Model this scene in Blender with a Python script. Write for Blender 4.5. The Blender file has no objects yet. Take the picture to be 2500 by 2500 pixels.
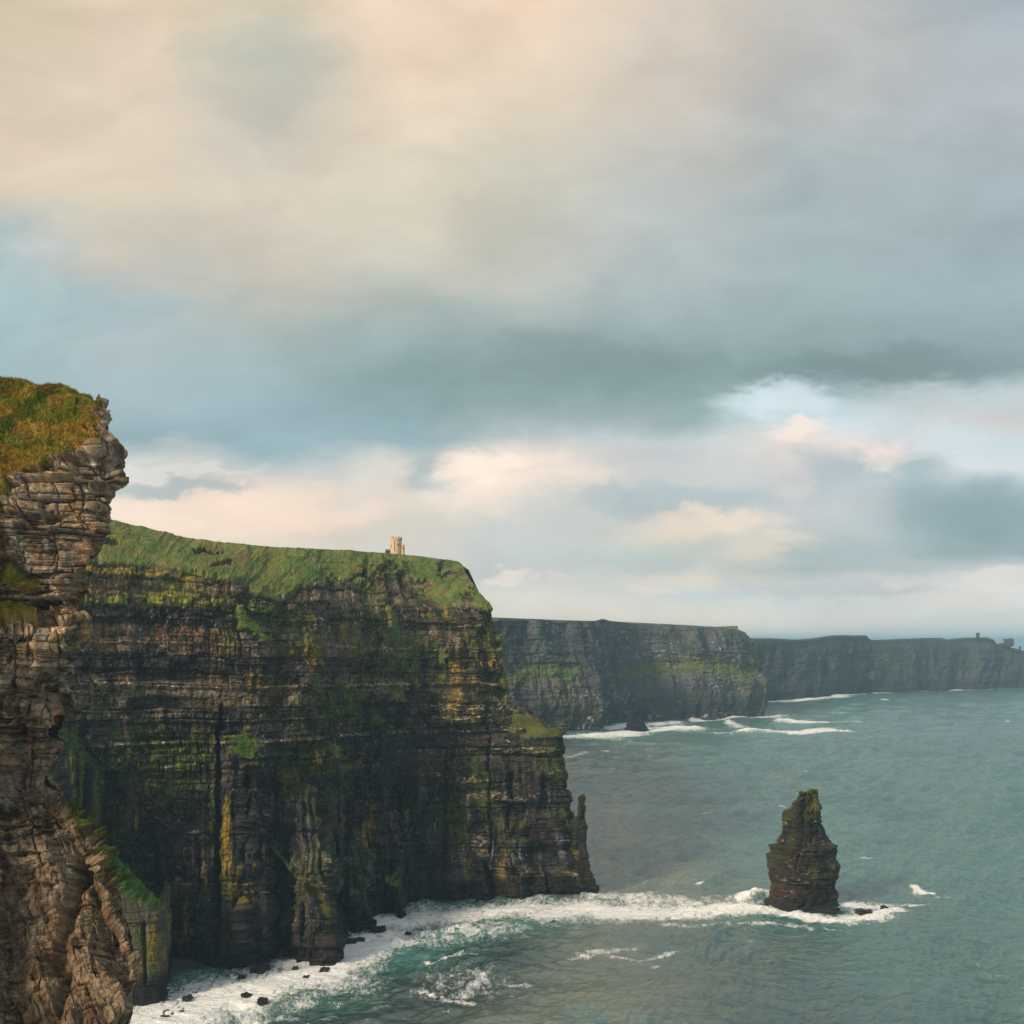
import bpy, math, time
import numpy as np
T0 = time.time()
R = math.radians
F = 2680.0          # focal length in pixels of the 2500 px photograph
CZ = 150.0          # height of the viewpoint above the sea (m)
HY = 1567.0         # image row of the horizon
sc = bpy.context.scene
col = sc.collection
f4 = np.float32

# ---------------------------------------------------------------- helpers
def W(px, py, d):
    return ((px-1250.0)/F*d, d, CZ-(py-HY)/F*d)
def SEA(py):                       # distance of a point of the sea seen at row py
    return F*CZ/(py-HY)
def proj(x, y, z):
    return 1250+F*x/y, HY-F*(z-CZ)/y
def lin(c):
    c = np.asarray(c, float)/255.0
    return np.where(c <= .04045, c/12.92, ((c+.055)/1.055)**2.4)
def ss(a, b, x):
    t = np.clip((x-a)/(b-a), 0, 1)
    return t*t*(3-2*t)
def hsh(ix, iy, seed):
    h = (ix.astype(np.int64)*374761393 + iy.astype(np.int64)*668265263 + seed*2147483647) & 0xFFFFFFFF
    h = ((h ^ (h >> 13))*1274126177) & 0xFFFFFFFF
    h = ((h ^ (h >> 16))*2246822519) & 0xFFFFFFFF
    h = h ^ (h >> 15)
    return (h & 0xFFFFFF).astype(f4)/16777216.0
def vn(x, y, seed=0):
    x = np.asarray(x, f4); y = np.asarray(y, f4)
    xi = np.floor(x); yi = np.floor(y)
    fx = x-xi; fy = y-yi
    fx = fx*fx*fx*(fx*(fx*6-15)+10); fy = fy*fy*fy*(fy*(fy*6-15)+10)
    xi = xi.astype(np.int64); yi = yi.astype(np.int64)
    a = hsh(xi, yi, seed); b = hsh(xi+1, yi, seed); c = hsh(xi, yi+1, seed); d = hsh(xi+1, yi+1, seed)
    return (a+(b-a)*fx)*(1-fy)+(c+(d-c)*fx)*fy
def fbm(x, y, octv=4, seed=0, gain=.5):
    s = 0; a = 1.0; n = 0
    for k in range(octv):
        s = s+a*(vn(x*(2.03**k)+17.3*k, y*(2.03**k)-9.1*k, seed+k*7)*2-1); n += a; a *= gain
    return s/n
def ridge(x, y, octv=4, seed=0):
    s = 0; a = 1.0; n = 0
    for k in range(octv):
        s = s+a*(1-np.abs(vn(x*(2.03**k)+17.3*k, y*(2.03**k)-9.1*k, seed+k*7)*2-1)); n += a; a *= .5
    return s/n
def strata(h, t, seed, vary=.8):
    """bed index and place inside the bed for height h, mean thickness t"""
    rng = np.random.default_rng(seed)
    n = int(420/t)+4
    th = t*(1-vary+2.6*vary*rng.random(n)**2.0)
    e = np.concatenate([[-60.0], -60+np.cumsum(th)])
    k = np.clip(np.searchsorted(e, h)-1, 0, n-1)
    return k, ((h-e[k])/(e[k+1]-e[k])).astype(f4), th[k].astype(f4)
def blocks(a, h, bed, blk, seed, wob=.35):
    """jointed beds: (bed, block, random value, bed value, closeness to a joint)"""
    hb = h + bed*wob*(vn(a/(blk*7), h/(bed*9), seed+3)*2-1)
    k, fb, th = strata(hb, bed, seed)
    rb = hsh(k, k*0+11, seed); w = blk*(.55+.9*hsh(k, k*0+5, seed))
    aj = (a + blk*.25*(vn(a/(blk*1.3), h/bed, seed+9)*2-1) + 97*hsh(k, k*0+2, seed))/w
    aj = aj + .3*(vn(aj*.9, k*3.7, seed+4)*2-1)
    j = np.floor(aj).astype(np.int64); fj = aj-j
    val = hsh(j, k, seed+21)
    edge = np.minimum(np.minimum(fj, 1-fj)*w, np.minimum(fb, 1-fb)*th)
    return k, j, val, rb, edge.astype(f4)
def blur(A, n):
    for _ in range(n):
        A = np.concatenate([A[:1], A, A[-1:]], 0); A = .25*A[:-2]+.5*A[1:-1]+.25*A[2:]
        A = np.concatenate([A[:, :1], A, A[:, -1:]], 1); A = .25*A[:, :-2]+.5*A[:, 1:-1]+.25*A[:, 2:]
    return A
def normals(P):
    du = np.gradient(P, axis=1); dv = np.gradient(P, axis=0)
    n = np.cross(du, dv); n /= (np.linalg.norm(n, axis=2, keepdims=True)+1e-9)
    return n
def resample(C, nv, nu, wv=None, wu=None):
    """bilinear loft of the control net C[R][K][3]; weights say how much density a span gets"""
    C = np.asarray(C, float); Rn, K = C.shape[:2]
    lv = np.linalg.norm(np.diff(C, axis=0), axis=2); lu = np.linalg.norm(np.diff(C, axis=1), axis=2)
    lv = np.median(lv, axis=1)+.02; lu = np.median(lu, axis=0)+.02
    if wv is not None: lv = lv*np.asarray(wv)
    if wu is not None: lu = lu*np.asarray(wu)
    cv = np.concatenate([[0], np.cumsum(lv)]); cu = np.concatenate([[0], np.cumsum(lu)])
    tv = np.interp(np.linspace(0, cv[-1], nv), cv, np.arange(Rn)); tu = np.interp(np.linspace(0, cu[-1], nu), cu, np.arange(K))
    i = np.minimum(tv.astype(int), Rn-2); j = np.minimum(tu.astype(int), K-2)
    fv = (tv-i)[:, None, None]; fu = (tu-j)[None, :, None]
    A = C[i][:, j]; B = C[i][:, j+1]; D = C[i+1][:, j]; E = C[i+1][:, j+1]
    return (A*(1-fu)+B*fu)*(1-fv)+(D*(1-fu)+E*fu)*fv, tv, tu
def arclen(P):
    d = np.linalg.norm(np.diff(P[:, :, :2], axis=1), axis=2); d = np.median(d, axis=0)
    return np.concatenate([[0], np.cumsum(d)])[None, :].repeat(P.shape[0], 0).astype(f4)
def mesh_grid(name, P, mat, attrs=None, smooth=False, closed_u=False, parent=None):
    nv, nu = P.shape[:2]
    me = bpy.data.meshes.new(name)
    V = np.ascontiguousarray(P.reshape(-1, 3), dtype=f4)
    idx = np.arange(nv*nu, dtype=np.int32).reshape(nv, nu)
    if closed_u:
        idx = np.concatenate([idx, idx[:, :1]], 1)
    q = np.stack([idx[:-1, :-1], idx[:-1, 1:], idx[1:, 1:], idx[1:, :-1]], -1).reshape(-1, 4)
    me.vertices.add(len(V)); me.vertices.foreach_set('co', V.ravel())
    me.loops.add(q.size); me.loops.foreach_set('vertex_index', np.ascontiguousarray(q.ravel()))
    me.polygons.add(len(q)); me.polygons.foreach_set('loop_start', np.arange(0, q.size, 4, dtype=np.int32))
    me.polygons.foreach_set('loop_total', np.full(len(q), 4, dtype=np.int32))
    me.polygons.foreach_set('use_smooth', np.full(len(q), smooth, dtype=bool))
    me.update(calc_edges=True)
    add_attrs(me, attrs)
    me.materials.append(mat)
    o = bpy.data.objects.new(name, me); col.objects.link(o)
    if parent: o.parent = parent
    return o
def add_attrs(me, attrs):
    for k, v in (attrs or {}).items():
        v = np.asarray(v, f4)
        if v.shape[-1] == 3 and v.ndim == 3 or (v.ndim == 2 and v.shape[-1] == 3 and v.shape[0] == len(me.vertices)):
            c = np.ones((len(me.vertices), 4), f4); c[:, :3] = v.reshape(-1, 3)
            at = me.attributes.new(k, 'FLOAT_COLOR', 'POINT'); at.data.foreach_set('color', c.ravel())
        else:
            at = me.attributes.new(k, 'FLOAT', 'POINT'); at.data.foreach_set('value', v.ravel())
def mesh_raw(name, V, Fc, mat, attrs=None, smooth=False, parent=None):
    me = bpy.data.meshes.new(name); me.from_pydata([tuple(map(float, v)) for v in V], [], Fc)
    for p in me.polygons: p.use_smooth = smooth
    me.update(); add_attrs(me, attrs); me.materials.append(mat)
    o = bpy.data.objects.new(name, me); col.objects.link(o)
    if parent: o.parent = parent
    return o
def tag(o, label=None, cat=None, group=None, kind=None):
    if label: o['label'] = label
    if cat: o['category'] = cat
    if group: o['group'] = group
    if kind: o['kind'] = kind
    return o
def mixc(A, B, m):
    return A*(1-m[..., None])+np.asarray(B, f4)*m[..., None]
def IP(x, xs, ys): return np.interp(x, xs, ys)
def seg(px, py, pts, r):
    """0..1 closeness to a polyline drawn in (px,py); pts = [(x, y, rx, ry)]"""
    out = np.zeros(px.shape, f4)
    if len(pts) == 1:
        x, y, rx, ry = pts[0]
        return np.exp(-(((px-x)/rx)**2+((py-y)/ry)**2)*r)
    for (x0, y0, a0, b0), (x1, y1, a1, b1) in zip(pts[:-1], pts[1:]):
        dx = x1-x0; dy = y1-y0
        t = np.clip(((px-x0)*dx+(py-y0)*dy)/(dx*dx+dy*dy+1e-9), 0, 1)
        rx = a0+(a1-a0)*t; ry = b0+(b1-b0)*t
        e = np.exp(-(((px-x0-dx*t)/rx)**2+((py-y0-dy*t)/ry)**2)*r)
        out = np.maximum(out, e)
    return out
def spot(px, py, x, y, rx, ry): return np.exp(-((px-x)/rx)**2-((py-y)/ry)**2)
def inpoly(px, py, poly):
    m = np.zeros(px.shape, bool); n = len(poly)
    for i in range(n):
        x0, y0 = poly[i]; x1, y1 = poly[(i+1) % n]
        c = ((y0 > py) != (y1 > py))
        with np.errstate(divide='ignore', invalid='ignore'):
            m ^= c & (px < (x1-x0)*(py-y0)/((y1-y0)+1e-9)+x0)
    return m

# ---------------------------------------------------------------- materials
def new_mat(name):
    m = bpy.data.materials.new(name); m.use_nodes = True
    nt = m.node_tree; b = nt.nodes['Principled BSDF']
    return m, nt, b
def node(nt, t, **kw):
    n = nt.nodes.new(t)
    for k, v in kw.items():
        if k.startswith('i_'):
            key = k[2:]; key = int(key) if key.isdigit() else key.replace('_', ' ')
            n.inputs[key].default_value = v
        else: setattr(n, k, v)
    return n
def mat_cliff(name, scale, rough=.85, bump=.5, dist=.2, var=.45):
    """albedo from the beds (attribute) broken up by grain and stain noise; fine relief as bump"""
    m, nt, b = new_mat(name); L = nt.links.new
    a = node(nt, 'ShaderNodeAttribute', attribute_name='albedo')
    g = node(nt, 'ShaderNodeAttribute', attribute_name='turf')
    tc = node(nt, 'ShaderNodeTexCoord')
    mp = node(nt, 'ShaderNodeMapping'); mp.inputs['Scale'].default_value = (1, 1, 2.2)
    L(tc.outputs['Object'], mp.inputs[0])
    n1 = node(nt, 'ShaderNodeTexNoise', i_Scale=scale, i_Detail=6.0, i_Roughness=.7)
    L(mp.outputs[0], n1.inputs['Vector'])
    r = node(nt, 'ShaderNodeMapRange'); r.inputs[1].default_value = .3; r.inputs[2].default_value = .7
    r.inputs[3].default_value = 1-var; r.inputs[4].default_value = 1+var
    L(n1.outputs['Fac'], r.inputs[0])
    mu = node(nt, 'ShaderNodeVectorMath', operation='SCALE'); L(a.outputs['Color'], mu.inputs[0]); L(r.outputs[0], mu.inputs['Scale'])
    L(mu.outputs[0], b.inputs['Base Color'])
    n2 = node(nt, 'ShaderNodeTexNoise', i_Scale=scale*2.1, i_Detail=5.0, i_Roughness=.65)
    L(tc.outputs['Object'], n2.inputs['Vector'])
    bp = node(nt, 'ShaderNodeBump', i_Strength=bump, i_Distance=dist)
    L(n2.outputs['Fac'], bp.inputs['Height']); L(bp.outputs[0], b.inputs['Normal'])
    b.inputs['Roughness'].default_value = rough; b.inputs['Specular IOR Level'].default_value = .25
    rr = node(nt, 'ShaderNodeMapRange'); rr.inputs[3].default_value = rough; rr.inputs[4].default_value = .97
    L(g.outputs['Fac'], rr.inputs[0]); L(rr.outputs[0], b.inputs['Roughness'])
    return m
def mat_plain(name, c, rough=.85, scale=3.0, var=.3, bump=.3, dist=.03):
    m, nt, b = new_mat(name); L = nt.links.new
    tc = node(nt, 'ShaderNodeTexCoord')
    n1 = node(nt, 'ShaderNodeTexNoise', i_Scale=scale, i_Detail=5.0, i_Roughness=.65); L(tc.outputs['Object'], n1.inputs['Vector'])
    cr = node(nt, 'ShaderNodeValToRGB'); e = cr.color_ramp.elements
    e[0].position = .3; e[1].position = .7
    e[0].color = (*[x*(1-var) for x in c], 1); e[1].color = (*[min(1, x*(1+var)) for x in c], 1)
    L(n1.outputs['Fac'], cr.inputs[0]); L(cr.outputs[0], b.inputs['Base Color'])
    bp = node(nt, 'ShaderNodeBump', i_Strength=bump, i_Distance=dist); L(n1.outputs['Fac'], bp.inputs['Height']); L(bp.outputs[0], b.inputs['Normal'])
    b.inputs['Roughness'].default_value = rough; b.inputs['Specular IOR Level'].default_value = .3
    return m
M_near = mat_cliff('foreground rock and turf', 3.2, .85, .8, .12, .55)
M_main = mat_cliff('layered shale and turf', .75, .8, .6, .5, .5)
M_far = mat_cliff('distant cliff rock', .09, .9, .5, 3.0, .45)
M_stack = mat_cliff('sea stack rock', .8, .75, .6, .4, .5)
M_wet = mat_plain('wet black rock', (.022, .021, .022), .45, .9, .5, .6, .3)
M_stone = mat_plain('warm tower stone', (.60, .43, .27), .9, 1.3, .16, .3, .05)
M_stone2 = mat_plain('pale string course stone', (.66, .5, .34), .9, 1.3, .12, .3, .05)
M_slot = mat_plain('dark window opening', (.035, .024, .015), .9)
M_dark = mat_plain('weathered dark stone', (.05, .05, .048), .9)
M_gull = mat_plain('gull feathers', (.75, .75, .74), .8)
M_gulld = mat_plain('dark bird feathers', (.05, .05, .05), .8)

# ---------------------------------------------------------------- palette
C_SH = np.array([.015, .014, .015], f4); C_BR = np.array([.072, .053, .029], f4); C_GY = np.array([.11, .10, .085], f4)
C_MO = np.array([.048, .062, .010], f4); C_YE = np.array([.20, .14, .012], f4); C_RE = np.array([.17, .062, .038], f4)
C_PA = np.array([.42, .36, .27], f4); C_GR = np.array([.075, .125, .022], f4); C_GR2 = np.array([.13, .155, .035], f4)
C_OL = np.array([.13, .115, .03], f4)

def finish(P, disp, n=None):
    n = normals(P) if n is None else n
    return P+n*disp[..., None]

# ================================================================ MAIN HEADLAND
SIL = ([1265, 1373, 1385, 1405, 1430, 1460, 1488, 1500, 1520, 1548, 1600, 1650, 1700, 1725, 1785, 1850, 1900, 1950, 2060, 2100, 2140, 2183, 2230],
       [1118, 1118, 1127, 1145, 1160, 1180, 1203, 1200, 1206, 1222, 1224, 1228, 1240, 1250, 1380, 1386, 1390, 1400, 1425, 1434, 1445, 1463, 1475])
COLS = [(-300, 440, 475, -300, 2480), (60, 460, 485, 60, 2440), (200, 482, 505, 200, 2400), (340, 500, 522, 340, 2370), (409, 505, 528, 409, 2362), (500, 505, 534, 500, 2364),
        (583, 502, 540, 583, 2367), (608, 514, 543, 608, 2349), (644, 508, 547, 646, 2358), (652, 523, 550, 652, 2335), (690, 525, 556, 690, 2333),
        (730, 515, 562, 735, 2347), (770, 513, 570, 807, 2351), (785, 552, 580, 808, 2295), (815, 568, 590, 820, 2275), (850, 571, 598, 865, 2271),
        (880, 578, 604, 900, 2262), (892, 598, 612, 903, 2238), (950, 597, 622, 978, 2240), (965, 621, 632, 976, 2214), (1045, 635, 645, 1045, 2200),
        (1117, 640, 651, 1117, 2195), (1190, 638, 654, 1190, 2197), (1248, 639, 658, 1248, 2197), (1309, 642, 660, 1309, 2193), (1360, 647, 664, 1414, 2188),
        (1385, 652.6, 668, 1463, 2183)]
pU = np.array([c[0] for c in COLS], float); dU = np.array([c[2] for c in COLS], float)
pB = np.array([c[3] for c in COLS], float); dB = np.array([SEA(c[4]) for c in COLS])
def compress(px, S, c0): return np.where(px > c0, c0+(px-c0)*(S-c0)/(1385.0-c0), px)
def wrap(row, offs=((-9, 16, 0), (-18, 45, -1), (-45, 110, -2), (-120, 320, -4))):
    e = row[-1]
    return np.concatenate([row, np.array([[e[0]+a, e[1]+b, e[2]+c] for a, b, c in offs])])
rows = []
for z in (-8, 0.0, 4.0):
    d = dB-(2 if z < 0 else 0)+(1.0 if z > 3 else 0)
    rows.append(wrap(np.stack([(pB-1250)/F*dB, d, np.full(len(d), z)], 1)))
for z, t in ((22, .13), (42, .30), (60, .62), (74, .9)):
    tt = np.full(len(pU), t); tt[:3] = t
    d = dB+(dU-dB)*tt; py = HY-(z-CZ)/d*F
    S = IP(py[-1], *SIL); px = pB+(compress(pU, 1385, 1150)-pB)*np.clip(tt*1.3, 0, 1); px[-5:] = px[-5:]+(S-px[-1])*np.array([0, .25, .6, .9, 1])
    rows.append(wrap(np.stack([(px-1250)/F*d, d, np.full(len(d), z)], 1)))
RIM = ([-300, 150, 260, 400, 500, 590, 640, 750, 850, 950, 1100, 1203], [1340, 1362, 1372, 1386, 1400, 1425, 1452, 1468, 1488, 1490, 1490, 1488])
SKY = ([-300, 150, 260, 400, 500, 600, 700, 850, 950, 1000, 1060, 1118], [1200, 1240, 1265, 1303, 1320, 1332, 1338, 1345, 1352, 1357, 1363, 1373])
def prow(pyf, S, c0, ds):
    px = compress(pU, S, c0); py = pyf(px) if callable(pyf) else np.full(len(px), float(pyf))
    d = dU+ds(px) if callable(ds) else dU+ds
    return wrap(np.stack([(px-1250)/F*d, d, CZ-(py-HY)/F*d], 1))
rows.append(prow(1850, 1386, 1150, 0.0))
rows.append(prow(lambda p: IP(p, [1150, 1240, 1385], [1790, 1800, 1787]), 1380, 1150, 1.0))
rows.append(prow(lambda p: IP(p, [1150, 1225, 1310], [1745, 1750, 1748]), 1312, 1150, lambda p: 2+IP(p, [1150, 1300], [0, 5])))
rows.append(prow(1700, 1242, 1150, lambda p: 3+IP(p, [1150, 1240], [0, 8])))
rows.append(prow(1620, 1225, 1150, 7.0)); rows.append(prow(1545, 1220, 1150, 9.0))
rows.append(prow(lambda p: np.minimum(IP(p, *RIM)+22, 1515), 1205, 1150, 11.0))
rows.append(prow(lambda p: IP(p, *RIM), 1203, 1100, 13.0))
def mid(t): return lambda p: IP(p/1.0, RIM[0], RIM[1])*(1-t)+IP(p, SKY[0], SKY[1])*t
rows.append(prow(mid(.3), 1176, 950, 38.0)); rows.append(prow(mid(.62), 1148, 930, 66.0))
rows.append(prow(mid(.88), 1128, 910, 92.0)); rows.append(prow(mid(1.0), 1116, 900, 112.0))
last = rows[-1].copy()
for dx, dy, dz in ((6, 60, -1.5), (10, 260, -14), (-40, 700, -60), (-60, 760, -215)):
    r = last.copy(); r[:, 0] += dx; r[:, 1] += dy; r[:, 2] = r[:, 2]+dz; rows.append(r)
C = np.array(rows)
wv = np.ones(len(rows)-1); wv[-4:] = [.3, .12, .05, .05]; wv[0] = .3
wu = np.ones(C.shape[1]-1); wu[0] = .1; wu[1] = .5; wu[-2:] = [.3, .1]; wu[-3] = .6
P, tv, tu = resample(C, 1000, 1500, wv, wu)
P = blur(P, 3)
px, py = proj(P[..., 0], P[..., 1], P[..., 2]); px = px.astype(f4); py = py.astype(f4)
A = arclen(P); Z = P[..., 2].astype(f4)
TV = np.repeat(tv[:, None], len(tu), 1).astype(f4)
top = ss(13.7, 14.3, TV)                                   # above the rim
H = Z+(A*0.022)                                            # beds dip a little along the face
Ar = A; H = H+.6*fbm(A/34, Z/26, 3, 6)+.35*fbm(A/6, Z/5, 3, 7); A = A+2.2*fbm(A/22, Z/30, 3, 8)+.5*fbm(A/4, Z/5, 2, 9)
px0, py0 = px, py; px = px+9*fbm(px0/34, py0/40, 3, 10)+3.5*fbm(px0/8, py0/9, 2, 11); py = py+7*fbm(px0/40, py0/30, 3, 12)+2.5*fbm(px0/8, py0/8, 2, 13)
qm = ss(-.3, .35, fbm(A/26, Z/18, 3, 14))
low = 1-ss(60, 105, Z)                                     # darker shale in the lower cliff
k1, j1, v1, b1, e1 = blocks(A, H, 13, 15, 1)
k2, j2, v2, b2, e2 = blocks(A, H, 4.2, 5.0, 2)
k3, j3, v3, b3, e3 = blocks(A, H, 1.5, 2.1, 3)
fl = fbm(A/9, H/150, 3, 31)                                # vertical flutes
fl2 = ridge(A/4.5, H/70, 3, 37)
big = fbm(A/55, H/160, 2, 5)
disp = 3.0*big + (v1-.5)*3.0 + (b1-.5)*2.0 + (v2-.5)*(.8+1.1*qm) + (b2-.5)*1.5 + ((v3-.5)*.55+(b3-.5)*.7)*(.35+.85*qm)
disp = disp+fl*(1.2+3.0*low)+(fl2-.6)*(.8+2.0*low)
disp = disp-1.0*np.exp(-e2/.25)*(.3+qm)-.35*np.exp(-e3/.12)*qm
disp = disp+fbm(A/7, H/5, 4, 42)*1.5
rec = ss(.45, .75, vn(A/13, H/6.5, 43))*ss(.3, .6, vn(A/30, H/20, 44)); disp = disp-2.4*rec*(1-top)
disp = disp+fbm(A/1.6, H/1.6, 3, 41)*.35
# clefts and gullies that show dark: lines of (px, py, half width, half height)
cl = [([(538, 1745, 5, 20), (536, 1900, 7, 20), (530, 2100, 7, 20), (528, 2330, 8, 10)], 9), ([(372, 2060, 4, 20), (398, 2180, 5, 20), (400, 2300, 3, 10)], 6),
      ([(678, 2110, 5, 15), (680, 2345, 6, 10)], 8), ([(722, 2140, 6, 15), (716, 2250, 7, 10), (712, 2345, 9, 8)], 9), ([(818, 2050, 3, 15), (824, 2160, 6, 15), (828, 2265, 8, 8)], 9),
      ([(1180, 2120, 4, 10), (1215, 2190, 16, 25)], 7), ([(1247, 1890, 5, 15), (1244, 2010, 5, 15)], 5), ([(480, 2060, 4, 20), (486, 2180, 3, 20)], 4),
      ([(600, 1890, 3, 20), (590, 2100, 3, 30), (578, 2200, 3, 20)], 5), ([(646, 1940, 3, 20), (636, 2130, 3, 20)], 4), ([(784, 1800, 4, 20), (778, 1900, 4, 20), (790, 2150, 3, 20)], 4),
      ([(950, 2130, 4, 15), (955, 2235, 6, 10)], 7), ([(935, 2190, 4, 15), (938, 2235, 5, 10)], 6), ([(745, 2230, 3, 20), (748, 2290, 3, 10)], 4), ([(1338, 2150, 2, 10), (1340, 2185, 3, 10)], 4),
      ([(975, 1900, 3, 20), (990, 2060, 3, 20)], 2.5), ([(1090, 1850, 3, 20), (1085, 2100, 3, 20)], 3), ([(1190, 1780, 3, 20), (1200, 2080, 3, 20)], 3), ([(870, 1850, 3, 20), (880, 2080, 3, 20)], 3),
      ([(605, 1432, 8, 10), (600, 1490, 8, 10)], 4)]
for pts, dep in cl: disp = disp-dep*seg(px, py, pts, 1.0)
# ribs and steps that stand out
ribs = [([(590, 1860, 48, 30), (585, 2150, 50, 30), (580, 2330, 45, 30)], 7), ([(1330, 1900, 30, 60), (1350, 2150, 30, 40)], 2), ([(745, 2170, 12, 12), (780, 2230, 26, 20), (785, 2330, 30, 30)], 5.5),
        ([(870, 2180, 30, 60), (880, 2250, 20, 20)], 3)]
for pts, dep in ribs: disp = disp+dep*np.clip(seg(px, py, pts, 1.0)*1.5, 0, 1)
# ledge lines that catch light
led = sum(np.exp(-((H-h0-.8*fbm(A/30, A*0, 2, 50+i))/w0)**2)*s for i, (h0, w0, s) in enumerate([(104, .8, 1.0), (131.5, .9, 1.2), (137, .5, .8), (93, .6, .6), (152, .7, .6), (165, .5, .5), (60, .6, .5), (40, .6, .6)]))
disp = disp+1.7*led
# --- turf
n_a = fbm(px/60, py/38, 4, 61)
rimy = IP(px, *RIM).astype(f4)+8*fbm(px/35, px*0, 3, 66)+IP(px, [680, 760, 860, 950, 1090, 1180], [0, -40, -62, -45, -10, 0])
turf = ss(-6, 6, rimy-py)*ss(12.5, 13.2, TV)
turf = np.maximum(turf, ss(16.5, 17.2, TV))
scar = np.maximum.reduce([spot(px, py, 262, 1328, 42, 13), spot(px, py, 500, 1350, 40, 9)*.9, spot(px, py, 540, 1378, 34, 8)*.8, spot(px, py, 1075, 1390, 9, 12), spot(px, py, 1092, 1408, 26, 9)*.9,
                          spot(px, py, 1140, 1478, 16, 42)*.9, spot(px, py, 860, 1440, 85, 30)*.8, spot(px, py, 950, 1425, 85, 46)*.8, spot(px, py, 1010, 1440, 50, 30)*.75])
turf = turf*(1-ss(.38, .55, scar+.55*fbm(px/16, py/12, 4, 67)))
patch = np.maximum.reduce([seg(px, py, [(590, 1490, 14, 14), (610, 1530, 26, 20), (650, 1560, 28, 10)], 1), spot(px, py, 595, 1825, 48, 34)*1.05, spot(px, py, 810, 1830, 16, 38)*.8,
                           seg(px, py, [(950, 1490, 12, 14), (960, 1540, 16, 16)], 1), seg(px, py, [(1262, 1755, 16, 26), (1300, 1790, 34, 18), (1370, 1792, 14, 8)], 1)*1.15, spot(px, py, 1090, 1580, 26, 10)*.8,
                           seg(px, py, [(1090, 1590, 20, 20), (1080, 1650, 14, 30)], 1)*.62, seg(px, py, [(1218, 1560, 14, 20), (1235, 1690, 8, 30)], 1)*.8,
                           seg(px, py, [(678, 2085, 8, 8), (730, 2140, 12, 7), (790, 2200, 14, 16), (800, 2240, 8, 14)], 1)*.95, spot(px, py, 955, 2150, 22, 30)*.7, spot(px, py, 860, 2150, 30, 40)*.55,
                           spot(px, py, 430, 1830, 90, 22)*.45, spot(px, py, 700, 1600, 60, 20)*.5])
pm = ss(.40, .66, patch+.5*fbm(px/22, py/15, 5, 68)-.04)
pm = pm*(1-top*.0)
tu_all = np.clip(np.maximum(turf, pm*.95), 0, 1)
tuss = fbm(A/4.5, Z/2.5, 3, 71)*.45+ridge((px+py*.9)/26, (py-px*.5)/70, 3, 72)*1.2*top
gully = ridge((px+py*1.1)/95, (py-px*.4)/190, 3, 76)
disp = disp*(1-tu_all*.85)+tu_all*(tuss+.4)+turf*(gully-.6)*2.2*top
disp = disp+pm*(1-top)*1.8
disp = disp*(1-ss(17.6, 18.2, TV)*.9)
# --- colours of the beds and stains
n1 = fbm(px/90, py/60, 4, 81); n2 = fbm(A/3.0, H/22, 4, 82); n3 = fbm(A/1.2, H/.8, 3, 83); n4 = fbm(A/22, H/14, 3, 84)
c = np.broadcast_to(C_BR, P.shape).astype(f4)
c = mixc(c, C_GY, ss(.35, .8, v2)*.55)
c = mixc(c, C_SH, ss(.5, .75, b1+.4*n4)*.85)
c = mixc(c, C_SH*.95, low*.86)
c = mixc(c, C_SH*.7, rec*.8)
lowgrey = low*ss(-.1, .35, n2)*ss(500, 760, px)
c = mixc(c, [.075, .07, .07], lowgrey*.75)
c = mixc(c, C_SH, ss(.62, .8, b2)*.55)
m = ss(.0, .35, n1+.5*n2+.2*(v3-.5)); c = mixc(c, C_MO, m*.72*(1-.35*low))
m = ss(.18, .5, n2+.35*n4-.15)*ss(-.1, .3, fbm(px/120, py/80, 3, 87)+.25*spot(px, py, 1080, 1640, 160, 140)); c = mixc(c, C_YE, m*.6)
# named bands and stains
up = (1-low)
m = ss(1372, 1385, py)*(1-ss(1470, 1492, py))*(1-ss(490, 620, px)); c = mixc(c, C_OL*.9, m*ss(.1, .6, .45+n1+.5*n3+.3*(v2-.5))*.75)
m = (ss(1376, 1384, py-(px-250)*.06))*(1-ss(1396, 1403, py-(px-250)*.06))*(1-ss(480, 560, px)); c = mixc(c, C_YE, m*ss(.25, .5, v3)*.8)
m = ss(1440, 1450, py)*(1-ss(1474, 1480, py))*(1-ss(430, 500, px)); c = mixc(c, [.17, .17, .01], m*ss(.3, .6, v2+.4*n3)*.7)
dk = ss(1470, 1478, py-(px-260)*.045)*(1-ss(1522, 1528, py-(px-260)*.04))*(1-ss(520, 640, px)); c = mixc(c, C_SH*.8, dk*.85)
m = ss(1524, 1530, py-(px-260)*.03)*(1-ss(1580, 1590, py-(px-260)*.04))*(1-ss(515, 560, px)); m = m*ss(-.25, .25, n1+.5*n2+.3)*ss(150, 330, px+60*n1); c = mixc(c, [.10, .062, .04], m*.65); c = mixc(c, C_RE, m*ss(.1, .45, n2+.4*n3+.35*(v2-.5))*.65)
m = ss(1586, 1592, py-(px-260)*.04)*(1-ss(1630, 1660, py))*(1-ss(480, 640, px)); c = mixc(c, C_SH*.9, m*.85)
yl = [(1115, 1690, 40, 90), (865, 1660, 16, 20), (1190, 1600, 26, 40), (770, 1865, 12, 32), (570, 2120, 16, 60), (550, 2000, 12, 40), (552, 2050, 12, 70), (580, 2180, 14, 30), (498, 2140, 12, 50),
      (910, 1975, 12, 26), (905, 2030, 16, 30), (640, 1660, 40, 30), (850, 1525, 20, 14), (380, 1950, 12, 50), (330, 1990, 9, 60), (380, 1850, 12, 26), (836, 2200, 9, 12), (1010, 1990, 10, 20), (760, 1610, 22, 50), (1410, 2060, 9, 26), (1040, 1500, 20, 12)]
m = 0
for x, y, rx, ry in yl: m = m+spot(px, py, x, y, rx, ry)
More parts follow.
